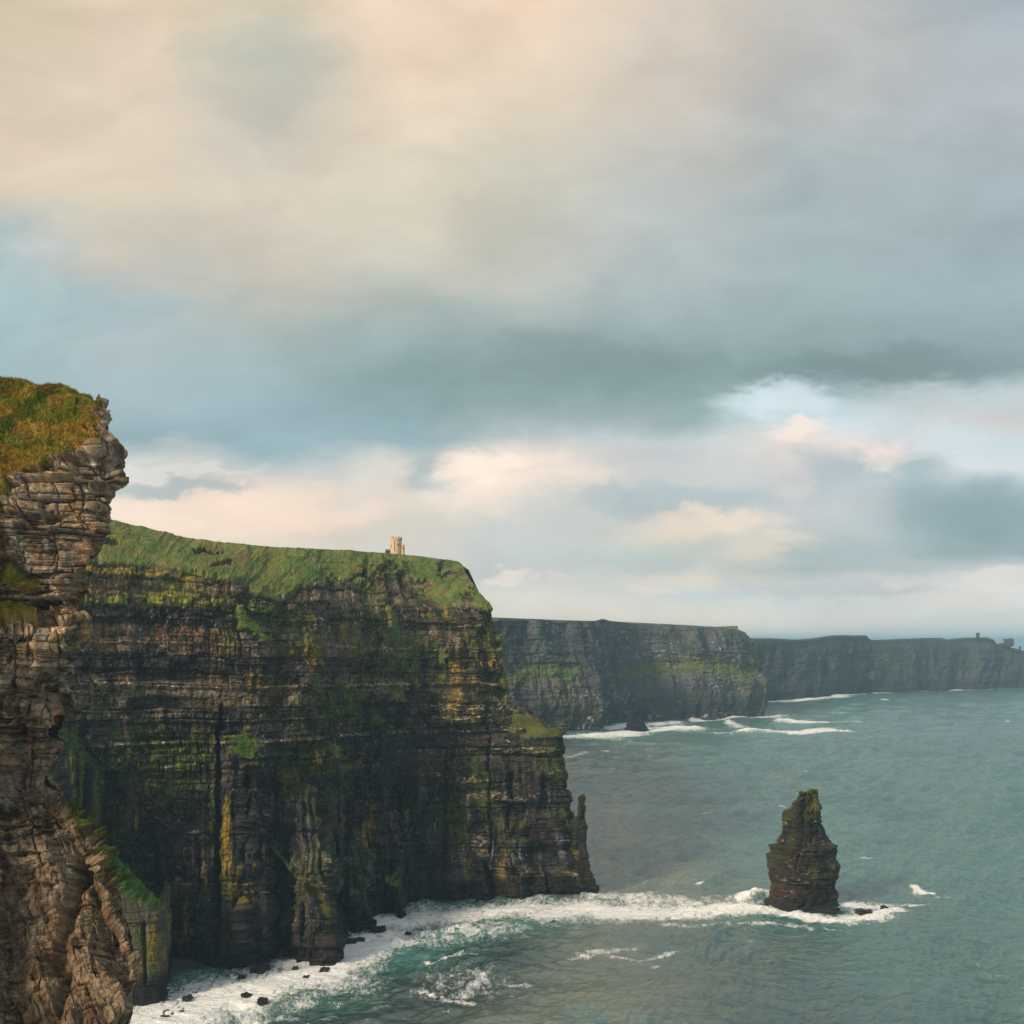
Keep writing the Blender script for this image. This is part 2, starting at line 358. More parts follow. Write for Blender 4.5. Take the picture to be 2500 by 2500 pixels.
c = mixc(c, C_YE*1.05, np.clip(ss(.4, .8, m*.9+.9*fbm(A/1.3, H/16, 4, 191)+.3*n3), 0, 1)*(m > .05)*.75)
mo = spot(px, py, 400, 1850, 150, 60)+spot(px, py, 420, 1930, 80, 60)*.8+spot(px, py, 640, 1500, 70, 60)+spot(px, py, 1000, 1600, 120, 40)*.7+spot(px, py, 1200, 1560, 40, 50)+spot(px, py, 1180, 1900, 60, 80)*.5+spot(px, py, 1370, 1860, 60, 80)*.8+spot(px, py, 1130, 2000, 90, 90)*.5
c = mixc(c, C_MO, ss(.25, .7, mo+.5*n2)*.8)
hf = fbm(A/.9, H/.32, 3, 290)
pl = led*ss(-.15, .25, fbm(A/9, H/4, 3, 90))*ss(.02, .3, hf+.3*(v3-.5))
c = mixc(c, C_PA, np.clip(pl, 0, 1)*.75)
fleck = ss(.45, .6, fbm(A/.9, H/.35, 2, 190))*ss(.0, .35, fbm(A/14, H/6, 3, 91))*ss(.5, .7, v3)
c = mixc(c, C_PA*.9, fleck*.7)
drip = ss(.42, .6, fbm(A/1.6, H/30, 3, 93))*ss(1880, 1960, py)*(1-ss(2170, 2220, py))*ss(640, 760, px)*ss(-.1, .3, fbm(A/30, H/25, 2, 94))
c = mixc(c, [.17, .17, .18], drip*.8)
lw = sum(spot(px, py, x, y, rx, ry) for x, y, rx, ry in [(1150, 1905, 40, 8), (1180, 1940, 50, 6), (1170, 2060, 14, 26), (1190, 2085, 16, 8), (1290, 2125, 20, 12), (1400, 2135, 26, 5), (1280, 1830, 60, 4), (1240, 1950, 50, 4), (1060, 1893, 14, 5), (1130, 1750, 70, 5), (1140, 1725, 90, 6), (375, 1914, 14, 5), (432, 2145, 8, 5), (470, 2032, 12, 5), (385, 1893, 12, 6)])
c = mixc(c, [.42, .34, .20], ss(.2, .7, lw*1.0+.5*hf)*ss(-.1, .2, hf)*.8)
base = (1-ss(8, 14, Z+2*n4)); c = mixc(c, [.020, .017, .017], base*.9)
g = mixc(np.broadcast_to(C_GR, P.shape).astype(f4), C_GR2, ss(-.3, .35, fbm((px+py)/50, (py-px*.3)/26, 4, 97)))
g = mixc(g, [.16, .12, .035], ss(.15, .5, fbm((px+py)/34, py/14, 4, 98)+.25*spot(px, py, 560, 1370, 120, 26)+.2*spot(px, py, 900, 1380, 120, 20))*.7)
g = mixc(g, [.035, .10, .008], np.maximum(spot(px, py, 595, 1830, 60, 36), spot(px, py, 620, 1540, 60, 36))*.8)
g = g*(.88+.24*vn(A/2.5, Z/1.6, 99))[..., None]
ol = np.maximum(seg(px, py, [(678, 2085, 14, 14), (730, 2140, 16, 14), (790, 2200, 24, 26), (800, 2240, 18, 24)], .6), seg(px, py, [(1262, 1755, 20, 30), (1370, 1792, 40, 20)], .6)*.6)
g = mixc(g, [.05, .055, .012], ol)
c = mixc(c, g, tu_all)
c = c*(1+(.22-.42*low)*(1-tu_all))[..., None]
c = c*np.clip(1+(1.0*fbm(A/1.1, H/.7, 4, 291)+.7*fbm(A/.7, H/4.5, 3, 292)+.8*fbm(A/5, H/4, 4, 293))*(1-.75*tu_all), .22, 2.3)[..., None]
n = normals(P)
P = P+n*disp[..., None]
P[-1, :, 2] = -8
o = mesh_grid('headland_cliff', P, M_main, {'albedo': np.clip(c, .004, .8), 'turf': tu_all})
tag(o, 'tall layered dark sea cliff with green turf top under the stone tower', 'cliff', kind='structure')
print('main', time.time()-T0)

# ================================================================ generic smaller cliffs
def cliff_net(name, rows, nv, nu, mat, label, colour, bed, blk, amp, wv=None, wu=None, seed=0, nb=2, close_top=True):
    C = np.array(rows); P, tv, tu = resample(C, nv, nu, wv, wu); P = blur(P, nb)
    px, py = proj(P[..., 0], P[..., 1], P[..., 2]); A = arclen(P); Z = P[..., 2].astype(f4)
    TV = np.repeat(tv[:, None], len(tu), 1).astype(f4)
    b = [blocks(A, Z, bed*s, blk*s, seed+i) for i, s in enumerate((3., 1., .35))]
    disp = sum((x[2]-.5)*amp*w+(x[3]-.5)*amp*w*.8 for x, w in zip(b, (1.6, .8, .35)))
    disp = disp+amp*1.2*fbm(A/(blk*2), Z/(bed*25), 3, seed+9)-amp*.7*np.exp(-b[1][4]/(amp*.3))
    ctx = dict(px=px.astype(f4), py=py.astype(f4), A=A, Z=Z, TV=TV, b=b, P=P)
    c, turf, disp = colour(ctx, disp)
    n = normals(P); P = P+n*disp[..., None]
    o = mesh_grid(name, P, mat, {'albedo': np.clip(c, .004, .8), 'turf': turf})
    tag(o, label, 'cliff', kind='structure')
    return o, P
def poly_row(pts, K, zfix=None, d_off=0):
    """pts = [(px, py, d)] resampled at K columns by length along px"""
    pts = np.array(pts, float); t = np.concatenate([[0], np.cumsum(np.abs(np.diff(pts[:, 0]))+1e-3)]); t /= t[-1]
    tt = np.linspace(0, 1, K); x = np.interp(tt, t, pts[:, 0]); y = np.interp(tt, t, pts[:, 1]); d = np.interp(tt, t, pts[:, 2])
    return np.stack([(x-1250)/F*d, d+d_off, CZ-(y-HY)/F*d if zfix is None else np.full(K, float(zfix))], 1)

# ---- spur A: green ridge running down to a yellow streaked pillar at the bay's left
def spurA(c, disp):
    px, py, A, Z, TV, b = c['px'], c['py'], c['A'], c['Z'], c['TV'], c['b']
    turf = ss(4.35, 4.75, TV+.25*fbm(A/4, Z/4, 3, 201))
    col_ = np.broadcast_to(np.array([.07, .062, .04], f4), c['P'].shape).astype(f4)
    col_ = mixc(col_, C_YE*1.0, ss(-.2, .3, fbm(A/5, Z/9, 3, 202)+.5*spot(px, py, 375, 2290, 18, 60)-.15)*.8)
    col_ = mixc(col_, C_MO*1.3, ss(.1, .4, fbm(A/3, Z/12, 3, 203))*.7)
    col_ = mixc(col_, C_SH*.9, 1-ss(9, 15, Z+2*fbm(A/6, Z/6, 2, 204)))
    g = mixc(np.broadcast_to(np.array([.022, .065, .004], f4), c['P'].shape).astype(f4), [.05, .11, .008], ss(-.2, .4, fbm(A/2.0, Z/1.5, 4, 205)))
    col_ = mixc(col_, g, turf)
    disp = disp*(1-.8*turf)+turf*fbm(A/1.6, Z/1.0, 3, 206)*.8
    disp = disp-3*seg(px, py, [(352, 2260, 5, 10), (356, 2390, 4, 10)], 1)
    return col_, turf, disp
Kc = 12
def wrapS(r, offs=((-3, 8, 0), (-8, 30, 0), (-20, 75, 0))): return wrap(r, offs)
rowsA = [wrapS(poly_row([(150, 2470, 440), (300, 2464, 447), (343, 2462, 449), (400, 2455, 452), (416, 2437, 461)], Kc, -6)),
         wrapS(poly_row([(150, 2470, 441), (300, 2460, 447.5), (343, 2458, 450), (400, 2450, 453), (414, 2434, 462)], Kc, 1.5)),
         wrapS(poly_row([(150, 2390, 445), (300, 2382, 450), (343, 2380, 451), (395, 2380, 455), (405, 2378, 463)], Kc)),
         wrapS(poly_row([(150, 2300, 446), (300, 2300, 451), (343, 2300, 452), (396, 2300, 456), (405, 2300, 464)], Kc)),
         wrapS(poly_row([(150, 2190, 447), (300, 2222, 452), (343, 2236, 453), (394, 2232, 457), (404, 2222, 465)], Kc)),
         wrapS(poly_row([(150, 2100, 457), (240, 2110, 460), (300, 2155, 461), (350, 2190, 463), (396, 2212, 466)], Kc)),
         wrapS(poly_row([(150, 1985, 470), (200, 2000, 472), (262, 2068, 474), (325, 2132, 473), (394, 2200, 470)], Kc)),
         wrapS(poly_row([(150, 2010, 500), (200, 2025, 500), (262, 2098, 500), (325, 2160, 500), (390, 2225, 500)], Kc)),
         wrapS(poly_row([(150, 2010, 530), (200, 2025, 530), (262, 2098, 530), (325, 2160, 530), (385, 2225, 530)], Kc, -5))]
cliff_net('rock_spur', rowsA, 330, 300, M_main, 'yellow streaked rock pillar with bright green ridge running down to it', spurA, 1.6, 3.0, .55,
          wv=[1, 1, 1, 1, 1, 1, .5, .3], wu=[.6]*5+[1]*6+[1, .6, .3], seed=300)
# ---- spur B: recessed dark pillar with green cap behind the near cliff
def spurB(c, disp):
    px, py, A, Z, TV, b = c['px'], c['py'], c['A'], c['Z'], c['TV'], c['b']
    turf = ss(2.3, 2.7, TV+.3*fbm(A/4, Z/4, 3, 211))
    col_ = np.broadcast_to(C_SH*1.2, c['P'].shape).astype(f4)
    col_ = mixc(col_, C_MO*1.4, ss(0, .3, fbm(A/4, Z/12, 3, 213)+.5*spot(px, py, 236, 1960, 10, 80))*.8)
    g = mixc(np.broadcast_to(np.array([.016, .045, .003], f4), c['P'].shape).astype(f4), [.04, .085, .008], ss(-.2, .4, fbm(A/2.2, Z/1.7, 4, 215)))
    col_ = mixc(col_, g, turf)
    disp = disp*(1-.8*turf)+turf*fbm(A/1.8, Z/1.2, 3, 216)*.9
    disp = disp-7*seg(px, py, [(214, 1880, 5, 10), (212, 2040, 6, 10)], 1)-4*seg(px, py, [(190, 1850, 3, 10), (192, 2040, 3, 10)], 1)
    return col_, turf, disp
rowsB = [wrapS(poly_row([(60, 2470, 462), (180, 2440, 472), (250, 2400, 482), (262, 2395, 490)], Kc, -6)),
         wrapS(poly_row([(60, 2200, 466), (180, 2200, 476), (240, 2200, 486), (252, 2200, 492)], Kc)),
         wrapS(poly_row([(60, 1880, 468), (150, 1850, 476), (205, 1868, 484), (241, 1905, 492)], Kc)),
         wrapS(poly_row([(60, 1790, 480), (140, 1780, 484), (190, 1800, 490), (236, 1885, 496)], Kc)),
         wrapS(poly_row([(60, 1730, 492), (130, 1740, 496), (178, 1780, 500), (232, 1870, 504)], Kc)),
         wrapS(poly_row([(60, 1760, 530), (130, 1770, 530), (178, 1800, 530), (228, 1890, 530)], Kc))]
cliff_net('recessed_spur', rowsB, 320, 220, M_main, 'dark recessed rock pillar with green ridge against the tall cliff face', spurB, 2.0, 3.2, .7,
          wv=[.8, 1, 1, 1, .4], seed=340)

# ---- second cliff (blue grey, about 2 km off)
def farA(c, disp):
    px, py, A, Z, TV, b = c['px'], c['py'], c['A'], c['Z'], c['TV'], c['b']
    belt = ss(3.2, 3.6, TV+.5*fbm(px/26, py/14, 4, 221))*(1-ss(4.45, 4.7, TV+.55*fbm(px/24, py/16, 4, 222)))
    where = np.maximum.reduce([spot(px, py, 1345, 1650, 85, 45), spot(px, py, 1600, 1655, 90, 50)*.9, spot(px, py, 1720, 1650, 110, 50), spot(px, py, 1830, 1660, 70, 40), spot(px, py, 1250, 1670, 60, 30)])
    turf = np.maximum(belt*ss(.25, .55, where+.2*fbm(px/14, py/9, 3, 223)), ss(6.5, 6.8, TV))
    turf = np.maximum(turf, ss(.5, .7, spot(px, py, 1838, 1585, 22, 32)+.3*fbm(px/9, py/9, 3, 224)))
    col_ = np.broadcast_to(np.array([.078, .081, .088], f4), c['P'].shape).astype(f4)  # bluish grey: part of the distance haze is put into the rock colour
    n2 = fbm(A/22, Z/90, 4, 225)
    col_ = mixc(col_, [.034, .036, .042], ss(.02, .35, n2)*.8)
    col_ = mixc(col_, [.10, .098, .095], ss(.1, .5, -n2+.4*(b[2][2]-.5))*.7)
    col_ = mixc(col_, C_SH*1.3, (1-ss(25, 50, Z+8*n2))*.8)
    col_ = mixc(col_, [.10, .08, .03], ss(.1, .5, fbm(A/60, Z/30, 3, 226))*.45*(1-ss(70, 100, Z)))
    col_ = mixc(col_, [.04, .055, .02], ss(0, .4, fbm(A/70, Z/40, 3, 227))*.5)
    col_ = mixc(col_, [.32, .31, .28], ss(.8, .95, b[2][2])*ss(0, .3, fbm(A/60, Z/30, 3, 228)+.6*spot(px, py, 1850, 1630, 24, 30)+.2*spot(px, py, 1640, 1600, 40, 40))*.8)
    g = mixc(np.broadcast_to(np.array([.085, .12, .02], f4), c['P'].shape).astype(f4), [.13, .115, .035], ss(-.2, .4, fbm((px+py)/30, py/20, 4, 229)))
    col_ = mixc(col_, g, turf*.92)
    Aw = A+30*fbm(A/90, Z/70, 3, 232); rib = fbm(Aw/26, Z/90, 4, 230)*9+(ridge(Aw/85, Z/260, 3, 231)-.55)*26+fbm(A/9, Z/14, 3, 233)*3; tf = 1-.96*ss(5.3, 6.4, TV); disp = disp*tf; rib = rib*tf
    disp = disp+rib*(1-turf)-4
    for x, y0, y1 in ((1230, 1730, 1780), (1478, 1745, 1780), (1508, 1745, 1770), (1672, 1735, 1755), (1712, 1725, 1750)):
        disp = disp-22*seg(px, py, [(x, y0, 5, 6), (x, y1, 7, 6)], 1)
    return col_, turf, disp
Kf = 16
def sealine(pts): return [(x, y, SEA(y)) for x, y in pts]
wl = sealine([(1100, 1812), (1205, 1801), (1380, 1789), (1470, 1785), (1474, 1776), (1490, 1768), (1520, 1763), (1560, 1759), (1640, 1757), (1700, 1757), (1780, 1754), (1850, 1751), (1878, 1747)])
def up_row(base, pyf, S, dd, z=None):
    out = []
    for x, y, d in base:
        xx = 1100+(x-1100)*(S-1100)/(1878-1100.0) if x > 1700 else x
        xx = x if x <= 1700 else 1700+(x-1700)*(S-1700)/178.0
        out.append((xx, pyf(xx), d+dd))
    return out
wf = ((-15, 60, 0), (-60, 200, -2), (-200, 700, -5))
fr = [wrap(poly_row(wl, Kf, -6), wf), wrap(poly_row(up_row(wl, lambda x: 1751, 1876, 3), Kf, 3), wf),
      wrap(poly_row(up_row(wl, lambda x: IP(x, [1100, 1878], [1720, 1715]), 1881, 8), Kf), wf),
      wrap(poly_row(up_row(wl, lambda x: IP(x, [1100, 1400, 1600, 1880], [1690, 1675, 1672, 1664]), 1877, 18), Kf), wf),
      wrap(poly_row(up_row(wl, lambda x: IP(x, [1100, 1350, 1450, 1700, 1862], [1640, 1615, 1640, 1612, 1630]), 1860, 62), Kf), wf),
      wrap(poly_row(up_row(wl, lambda x: IP(x, [1100, 1840], [1565, 1572]), 1843, 74), Kf), wf),
      wrap(poly_row(up_row(wl, lambda x: IP(x, [1205, 1400, 1500, 1700, 1775, 1815], [1508, 1512, 1518, 1528, 1534, 1540]), 1822, 84), Kf), wf),
      wrap(poly_row(up_row(wl, lambda x: IP(x, [1100, 1205, 1290, 1400, 1500, 1600, 1700, 1770, 1778, 1798, 1803], [1497, 1501, 1505, 1509, 1512, 1517, 1522, 1528, 1524, 1524, 1532]), 1803, 104), Kf), wf)]
r = fr[-1].copy(); r[:, 1] += 500; r[:, 2] -= 12; fr.append(r); r = r.copy(); r[:, 1] += 900; r[:, 2] = -6; fr.append(r)
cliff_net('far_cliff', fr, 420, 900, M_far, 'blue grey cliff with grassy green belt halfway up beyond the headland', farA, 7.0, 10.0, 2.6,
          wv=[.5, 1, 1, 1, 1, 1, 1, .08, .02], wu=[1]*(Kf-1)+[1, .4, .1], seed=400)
# ---- third cliff (3 km off) down to the low point on the right
def farB(c, disp):
    px, py, A, Z, TV, b = c['px'], c['py'], c['A'], c['Z'], c['TV'], c['b']
    n2 = fbm(A/60, Z/110, 4, 241)
    turf = ss(.25, .5, spot(px, py, 2130, 1620, 130, 26)*.8+spot(px, py, 1970, 1625, 60, 22)*.8+spot(px, py, 2350, 1610, 150, 30)*.6+.45*fbm(px/30, py/16, 4, 242)-.1)
    turf = np.maximum(turf*(1-ss(2.8, 3.1, TV)), ss(3.6, 3.8, TV))
    col_ = np.broadcast_to(np.array([.038, .044, .053], f4), c['P'].shape).astype(f4)  # cool blue base carries some of the haze in the rock colour
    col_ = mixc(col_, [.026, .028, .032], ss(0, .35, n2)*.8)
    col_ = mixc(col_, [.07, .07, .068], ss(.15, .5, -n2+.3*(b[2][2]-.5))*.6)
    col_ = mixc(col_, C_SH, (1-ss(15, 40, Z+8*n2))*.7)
    col_ = mixc(col_, [.17, .16, .13], ss(.4, .7, (spot(px, py, 2127, 1650, 4, 13)+spot(px, py, 2123, 1644, 7, 3))*(.7+.8*vn(A/6, Z/4, 246))))
    col_ = mixc(col_, [.042, .05, .03], turf*.7)
    Aw = A+60*fbm(A/200, Z/90, 3, 247); disp = disp+(ridge(Aw/190, Z/400, 3, 243)-.55)*60+fbm(Aw/45, Z/90, 4, 244)*14; disp = disp*(1-.97*ss(2.7, 3.8, TV))
    for x, y0, y1 in ((1975, 1680, 1705), (2115, 1640, 1692), (2112, 1672, 1692), (2245, 1672, 1690), (2020, 1625, 1645)):
        disp = disp-45*seg(px, py, [(x, y0, 6, 5), (x, y1, 9, 6)], 1)
    return col_, turf, disp
wl3 = sealine([(1760, 1718), (1880, 1713), (1960, 1707), (2050, 1700), (2115, 1692), (2200, 1689), (2320, 1686), (2400, 1683), (2500, 1679), (2640, 1676), (2760, 1677)])
topy = ([1760, 1830, 1880, 1930, 1950, 1990, 2020, 2030, 2115, 2121, 2128, 2160, 2200, 2250, 2300, 2312, 2335, 2352, 2414, 2418, 2428, 2431, 2440, 2446, 2452, 2500, 2560, 2640, 2760],
        [1556, 1558, 1558, 1561, 1561, 1558, 1553, 1551, 1551, 1559, 1562, 1562, 1560, 1558, 1557, 1562, 1559, 1557, 1556, 1560, 1562, 1572, 1573, 1572, 1576, 1589, 1618, 1650, 1672])
K3 = 60
def r3(pts): return poly_row(pts, K3)
def lv(t, dd): return [(x, (1-t)*(y-1)+t*IP(x, *topy), d+dd) for x, y, d in dens]
dens = []
for (x0, y0, d0), (x1, y1, d1) in zip(wl3[:-1], wl3[1:]):
    for q in range(12):
        t = q/12; dens.append((x0+(x1-x0)*t, y0+(y1-y0)*t, d0+(d1-d0)*t))
dens.append(wl3[-1]); K3 = 300
f3 = [poly_row(dens, K3, -6), r3(lv(.05, 4)), r3(lv(.45, 40)), r3(lv(.80, 95)), r3(lv(.97, 115)), r3(lv(1., 150))]
r = f3[-1].copy(); r[:, 1] += 400; r[:, 2] = np.minimum(r[:, 2], np.maximum(r[:, 2]-16, -6)); f3.append(r); r = r.copy(); r[:, 1] += 900; r[:, 2] = -6; f3.append(r)
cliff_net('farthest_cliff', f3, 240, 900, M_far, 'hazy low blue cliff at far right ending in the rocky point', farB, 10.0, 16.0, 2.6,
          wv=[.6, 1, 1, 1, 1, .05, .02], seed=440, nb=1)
print('far', time.time()-T0)

# ================================================================ NEAR CLIFF
SN = [(1040, 258), (1060, 270), (1076, 293), (1105, 295), (1112, 290), (1140, 293), (1175, 309), (1192, 304), (1199, 282), (1215, 279), (1240, 258), (1262, 256), (1290, 261), (1330, 259), (1360, 250),
      (1388, 234), (1420, 231), (1450, 231), (1470, 210), (1486, 197), (1505, 195), (1510, 214), (1545, 213), (1562, 206), (1578, 188), (1600, 172), (1650, 170), (1684, 174), (1690, 197), (1745, 196), (1762, 180),
      (1790, 170), (1830, 163), (1896, 153), (1953, 152), (1975, 176), (2024, 238), (2072, 264), (2125, 282), (2178, 311), (2226, 317), (2266, 338), (2328, 348), (2354, 362), (2385, 358), (2424, 347), (2460, 341), (2500, 337), (2560, 330)]
def near_cols(Sx, pyf, df):
    base = [-500, -200, 0, 60, 110]
    fr_ = [.25, .5, .7, .85, .94, 1.0]
    px_ = np.array(base+[110+(Sx-110)*q for q in fr_], float)
    return px_, np.array([pyf(x) for x in px_]), np.array([df(x) for x in px_])
def nwrap(row): return wrap(row, ((-2.0, 3, 0), (-6, 9, -.3), (-20, 30, -.5), (-58, 90, -1)))
nr = []
def addn(Sx, pyf, df):
    a, b, c_ = near_cols(Sx, pyf, df); nr.append(nwrap(np.stack([(a-1250)/F*c_, c_, CZ-(b-HY)/F*c_], 1)))
for z, ext in ((-6, 60), (20, 48), (60, 22)):
    S = 330+ext*6; d0 = 118+ext*.15
    a = np.array([-500, -200, 0, 60, 110]+[110+(S-110)*q for q in (.25, .5, .7, .85, .94, 1.0)], float)
    d = IP(a, [-500, 0, S], [92, 112-ext*.2, d0])
    nr.append(nwrap(np.stack([(a-1250)/F*d, d, np.full(len(d), float(z))], 1)))
def dS(y): return IP(y, [1040, 1300, 1500, 1700, 1900, 1960, 2200, 2400, 2560], [156, 153, 152, 152, 150, 147, 142, 138, 131])
def dM(y): return IP(y, [1040, 1120, 1320, 1400, 1500, 1512, 1519, 1700, 1850, 2000, 2300, 2560], [153, 150, 148.5, 150.5, 150, 148.5, 143.5, 145, 146, 142, 135, 126])
for sy, sx in SN[::-1]:
    def pyf(x, sy=sy):
        l = 1190+(sy-1040)*(1500-1190)/460.0 if sy < 1500 else sy+IP(sy, [1500, 1512, 2560], [0, 3, 0])
        return l+(sy-l)*IP(x, [0, 110, 262], [0, .45, 1])
    addn(sx, pyf, lambda x, sy=sy: IP(x, [-500, 0, 90, sx-40, sx], [dM(sy)-22, dM(sy), dM(sy)+.6, dM(sy)*.6+dS(sy)*.4-.6, dS(sy)]))
def gr(Sx, pys, ds): addn(Sx, lambda x: IP(x, *zip(*pys)), lambda x: IP(x, *zip(*ds)))
gr(250, [(-500, 1200), (0, 1130), (100, 1100), (180, 1085), (225, 1055), (250, 1030)], [(-500, 133), (0, 155), (262, 159)])
gr(256, [(-500, 1120), (0, 1075), (100, 1055), (180, 1040), (256, 1018)], [(-500, 136), (0, 158), (262, 162)])
gr(274, [(-500, 1050), (0, 1020), (100, 1010), (200, 1005), (274, 1004)], [(-500, 142), (0, 162), (262, 165)])
gr(250, [(-500, 980), (0, 965), (120, 970), (200, 982), (250, 996)], [(-500, 147), (0, 166), (262, 168)])
gr(263, [(-500, 900), (0, 922), (85, 928), (120, 945), (170, 957), (200, 968), (263, 986)], [(-500, 153), (0, 169), (262, 171)])
l_ = nr[-1].copy()
for dx, dy, dz in ((-6, 12, -1.0), (-32, 60, -8), (-85, 150, -30)):
    r = l_.copy(); r[:, 0] += dx; r[:, 1] += dy; r[:, 2] += dz; nr.append(r)
C = np.array(nr); nrw = len(nr)
wv = np.ones(nrw-1); wv[:3] = [.03, .05, .5]; wv[-3:] = [.6, .08, .03]; wu = np.ones(C.shape[1]-1); wu[:2] = [.06, .5]; wu[-3:] = [.6, .2, .05]; wu[2:5] = 1.0
P, tv, tu = resample(C, 1500, 760, wv, wu)
P = blur(P, 2)
px, py = proj(P[..., 0], P[..., 1], P[..., 2]); px = px.astype(f4); py = py.astype(f4)
A = arclen(P); Z = P[..., 2].astype(f4)
dl = np.linalg.norm(np.diff(P, axis=1), axis=2); A = np.concatenate([np.zeros((P.shape[0], 1)), np.cumsum(dl, 1)], 1)
kk = 50; Ap = np.pad(A, ((kk, kk), (0, 0)), 'edge'); cs_ = np.cumsum(Ap, 0); A = ((cs_[2*kk:]-cs_[:-2*kk])/(2*kk)).astype(f4)
TV = np.repeat(tv[:, None], len(tu), 1).astype(f4); irim = 3+len(SN)-1
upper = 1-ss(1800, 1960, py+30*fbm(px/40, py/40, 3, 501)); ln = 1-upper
H = Z+A*.01+.25*fbm(A/8, Z/8, 2, 500)
H = H+.18*fbm(A/5, Z/6, 3, 498); A = A+.35*fbm(A/6, Z/7, 3, 499)
B0 = blocks(A, H, 5.0, 6.5, 50, .06); B1 = blocks(A, H, 1.9, 3.6, 51, .08); B2 = blocks(A, H, .75, 1.9, 52, .12); B3 = blocks(A, H, .26, .9, 53, .15)
rough = fbm(A/6, H/5, 4, 55)
qn = ss(-.2, .4, fbm(A/5, H/4, 3, 495)); rn = ss(.5, .72, vn(A/4.5, H/2.6, 496))*ss(.25, .6, vn(A/12, H/9, 497))
disp = upper*((B0[2]-.5)*2.4+(B0[3]-.5)*1.2+(B1[2]-.5)*1.3+(B1[3]-.5)*1.1+(B2[2]-.5)*.55*qn+(B2[3]-.5)*.75+(B3[2]-.5)*.14*qn+(B3[3]-.5)*.30-.7*np.exp(-B0[4]/.14)-1.9*rn-.3*qn*np.exp(-B2[4]/.07)-.55*np.exp(-B1[4]/.12)-.08*qn*np.exp(-B3[4]/.04))
disp = disp+rough*(.8-.25*upper)+fbm(A/1.0, H/1.0, 4, 57)*.25
# lower half: eroded, knobbly slanting ribs
q1 = ridge((A+Z*.42)/6.5, (Z-A*.3)/26, 3, 58); q2 = ridge((A+Z*.35)/2.6, (Z-A*.3)/7, 3, 59); q3 = ridge(A/.9, Z/1.2, 3, 60); cr1 = blocks(A+Z*.3, Z-A*.15, 1.7, 2.2, 56, .5)
disp = disp+ln*((q1-.62)*5.0+(q2-.6)*1.5+(q3-.6)*.35+(B1[2]-.5)*.9+(B2[2]-.5)*.5+(B3[3]-.5)*.25+(cr1[2]-.5)*.7-.3*np.exp(-cr1[4]/.1)+fbm(A/.45, Z/.45, 4, 561)*.2)
for pts, dep in [([(30, 1700, 10, 30), (60, 1860, 16, 30), (30, 1960, 14, 20)], 1.4), ([(200, 1640, 10, 20), (170, 1700, 8, 30)], 1.0), ([(160, 1830, 12, 30), (150, 1900, 10, 20)], 1.2),
                 ([(215, 2100, 14, 30), (185, 2190, 12, 25), (150, 2330, 16, 40)], 2.2), ([(70, 2140, 18, 20), (10, 2240, 20, 30)], 2.0), ([(290, 2280, 8, 20), (240, 2200, 12, 20)], 1.5),
                 ([(180, 1420, 30, 10), (240, 1395, 20, 8)], 1.3), ([(70, 1600, 4, 25), (72, 1540, 3, 10)], .8), ([(200, 1420, 14, 40)], 1.0), ([(120, 1260, 30, 12)], .9), ([(140, 2480, 20, 60), (170, 2380, 10, 30)], 2.2)]:
    disp = disp-dep*seg(px, py, pts, 1.0)
for pts, dep in [([(300, 2200, 10, 20), (255, 2080, 14, 30)], .8), ([(330, 2330, 14, 30)], .8), ([(230, 2330, 14, 60), (290, 2450, 16, 40)], 1.4)]:
    disp = disp+dep*seg(px, py, pts, 1.0)
silf = ss(.80, 1.0, np.repeat((tu/10.0)[None, :], P.shape[0], 0)).astype(f4)
siz = np.where(py < 1960, .45, .75)
disp = disp*(1-siz*silf)-silf*np.where(py < 1960, .1, .9)
for pts, dep in [([(185, 1470, 40, 16), (235, 1400, 26, 22)], 2.2), ([(215, 1620, 20, 40)], 1.2), ([(150, 1400, 20, 10)], 1.3), ([(60, 1260, 50, 5), (140, 1258, 30, 5)], .9), ([(150, 1880, 30, 30)], 1.5)]: disp = disp-dep*seg(px, py, pts, 1.0)
# turf
gline = IP(px, [-500, 0, 20, 100, 130, 170, 200, 235, 250, 262], [1330, 1250, 1175, 1150, 1130, 1132, 1112, 1095, 1062, 1040]).astype(f4)
turf = ss(-5, 5, gline-py+9*fbm(px/13, py/10, 3, 62))
turf = turf*(1-ss(.3, .55, np.maximum(spot(px, py, 262, 1010, 22, 26), spot(px, py, 235, 1000, 22, 5))+.3*fbm(px/9, py/5, 3, 64)))
edge = ss(.2, .5, .62+.45*fbm(px/12, py/5, 3, 65)-ss(185, 262, px)*.4)
turf = turf*np.where(px > 185, edge, 1)
pg = np.maximum.reduce([seg(px, py, [(20, 1395, 22, 16), (70, 1430, 30, 20)], 1), seg(px, py, [(-60, 1490, 60, 22), (30, 1500, 34, 16), (80, 1510, 14, 6)], 1)*1.1,
                        seg(px, py, [(160, 1975, 10, 10), (205, 2030, 22, 16), (250, 2095, 20, 26), (285, 2160, 12, 20)], 1)*.62, seg(px, py, [(300, 2300, 14, 20), (305, 2370, 16, 24)], 1)*.3,
                        seg(px, py, [(240, 2140, 12, 30)], 1)*.45, spot(px, py, 302, 2480, 10, 30)*.6])
pg = ss(.4, .62, pg+.5*fbm(px/12, py/9, 5, 66)-.05)
T = np.clip(np.maximum(turf, pg), 0, 1); T = np.maximum(T, ss(irim+5.1, irim+5.4, TV))
hum = fbm(A/5.5, Z/2.6, 3, 67)*1.5+ridge(A/3.2, Z/1.4, 3, 68)*.9
disp = disp*(1-.82*T)+T*(hum*1.15+fbm(A/.5, Z/.3, 3, 69)*.22)*(1-ss(irim+4.6, irim+5, TV)*.5)
disp = disp*(1-ss(irim+5.5, irim+6, TV))
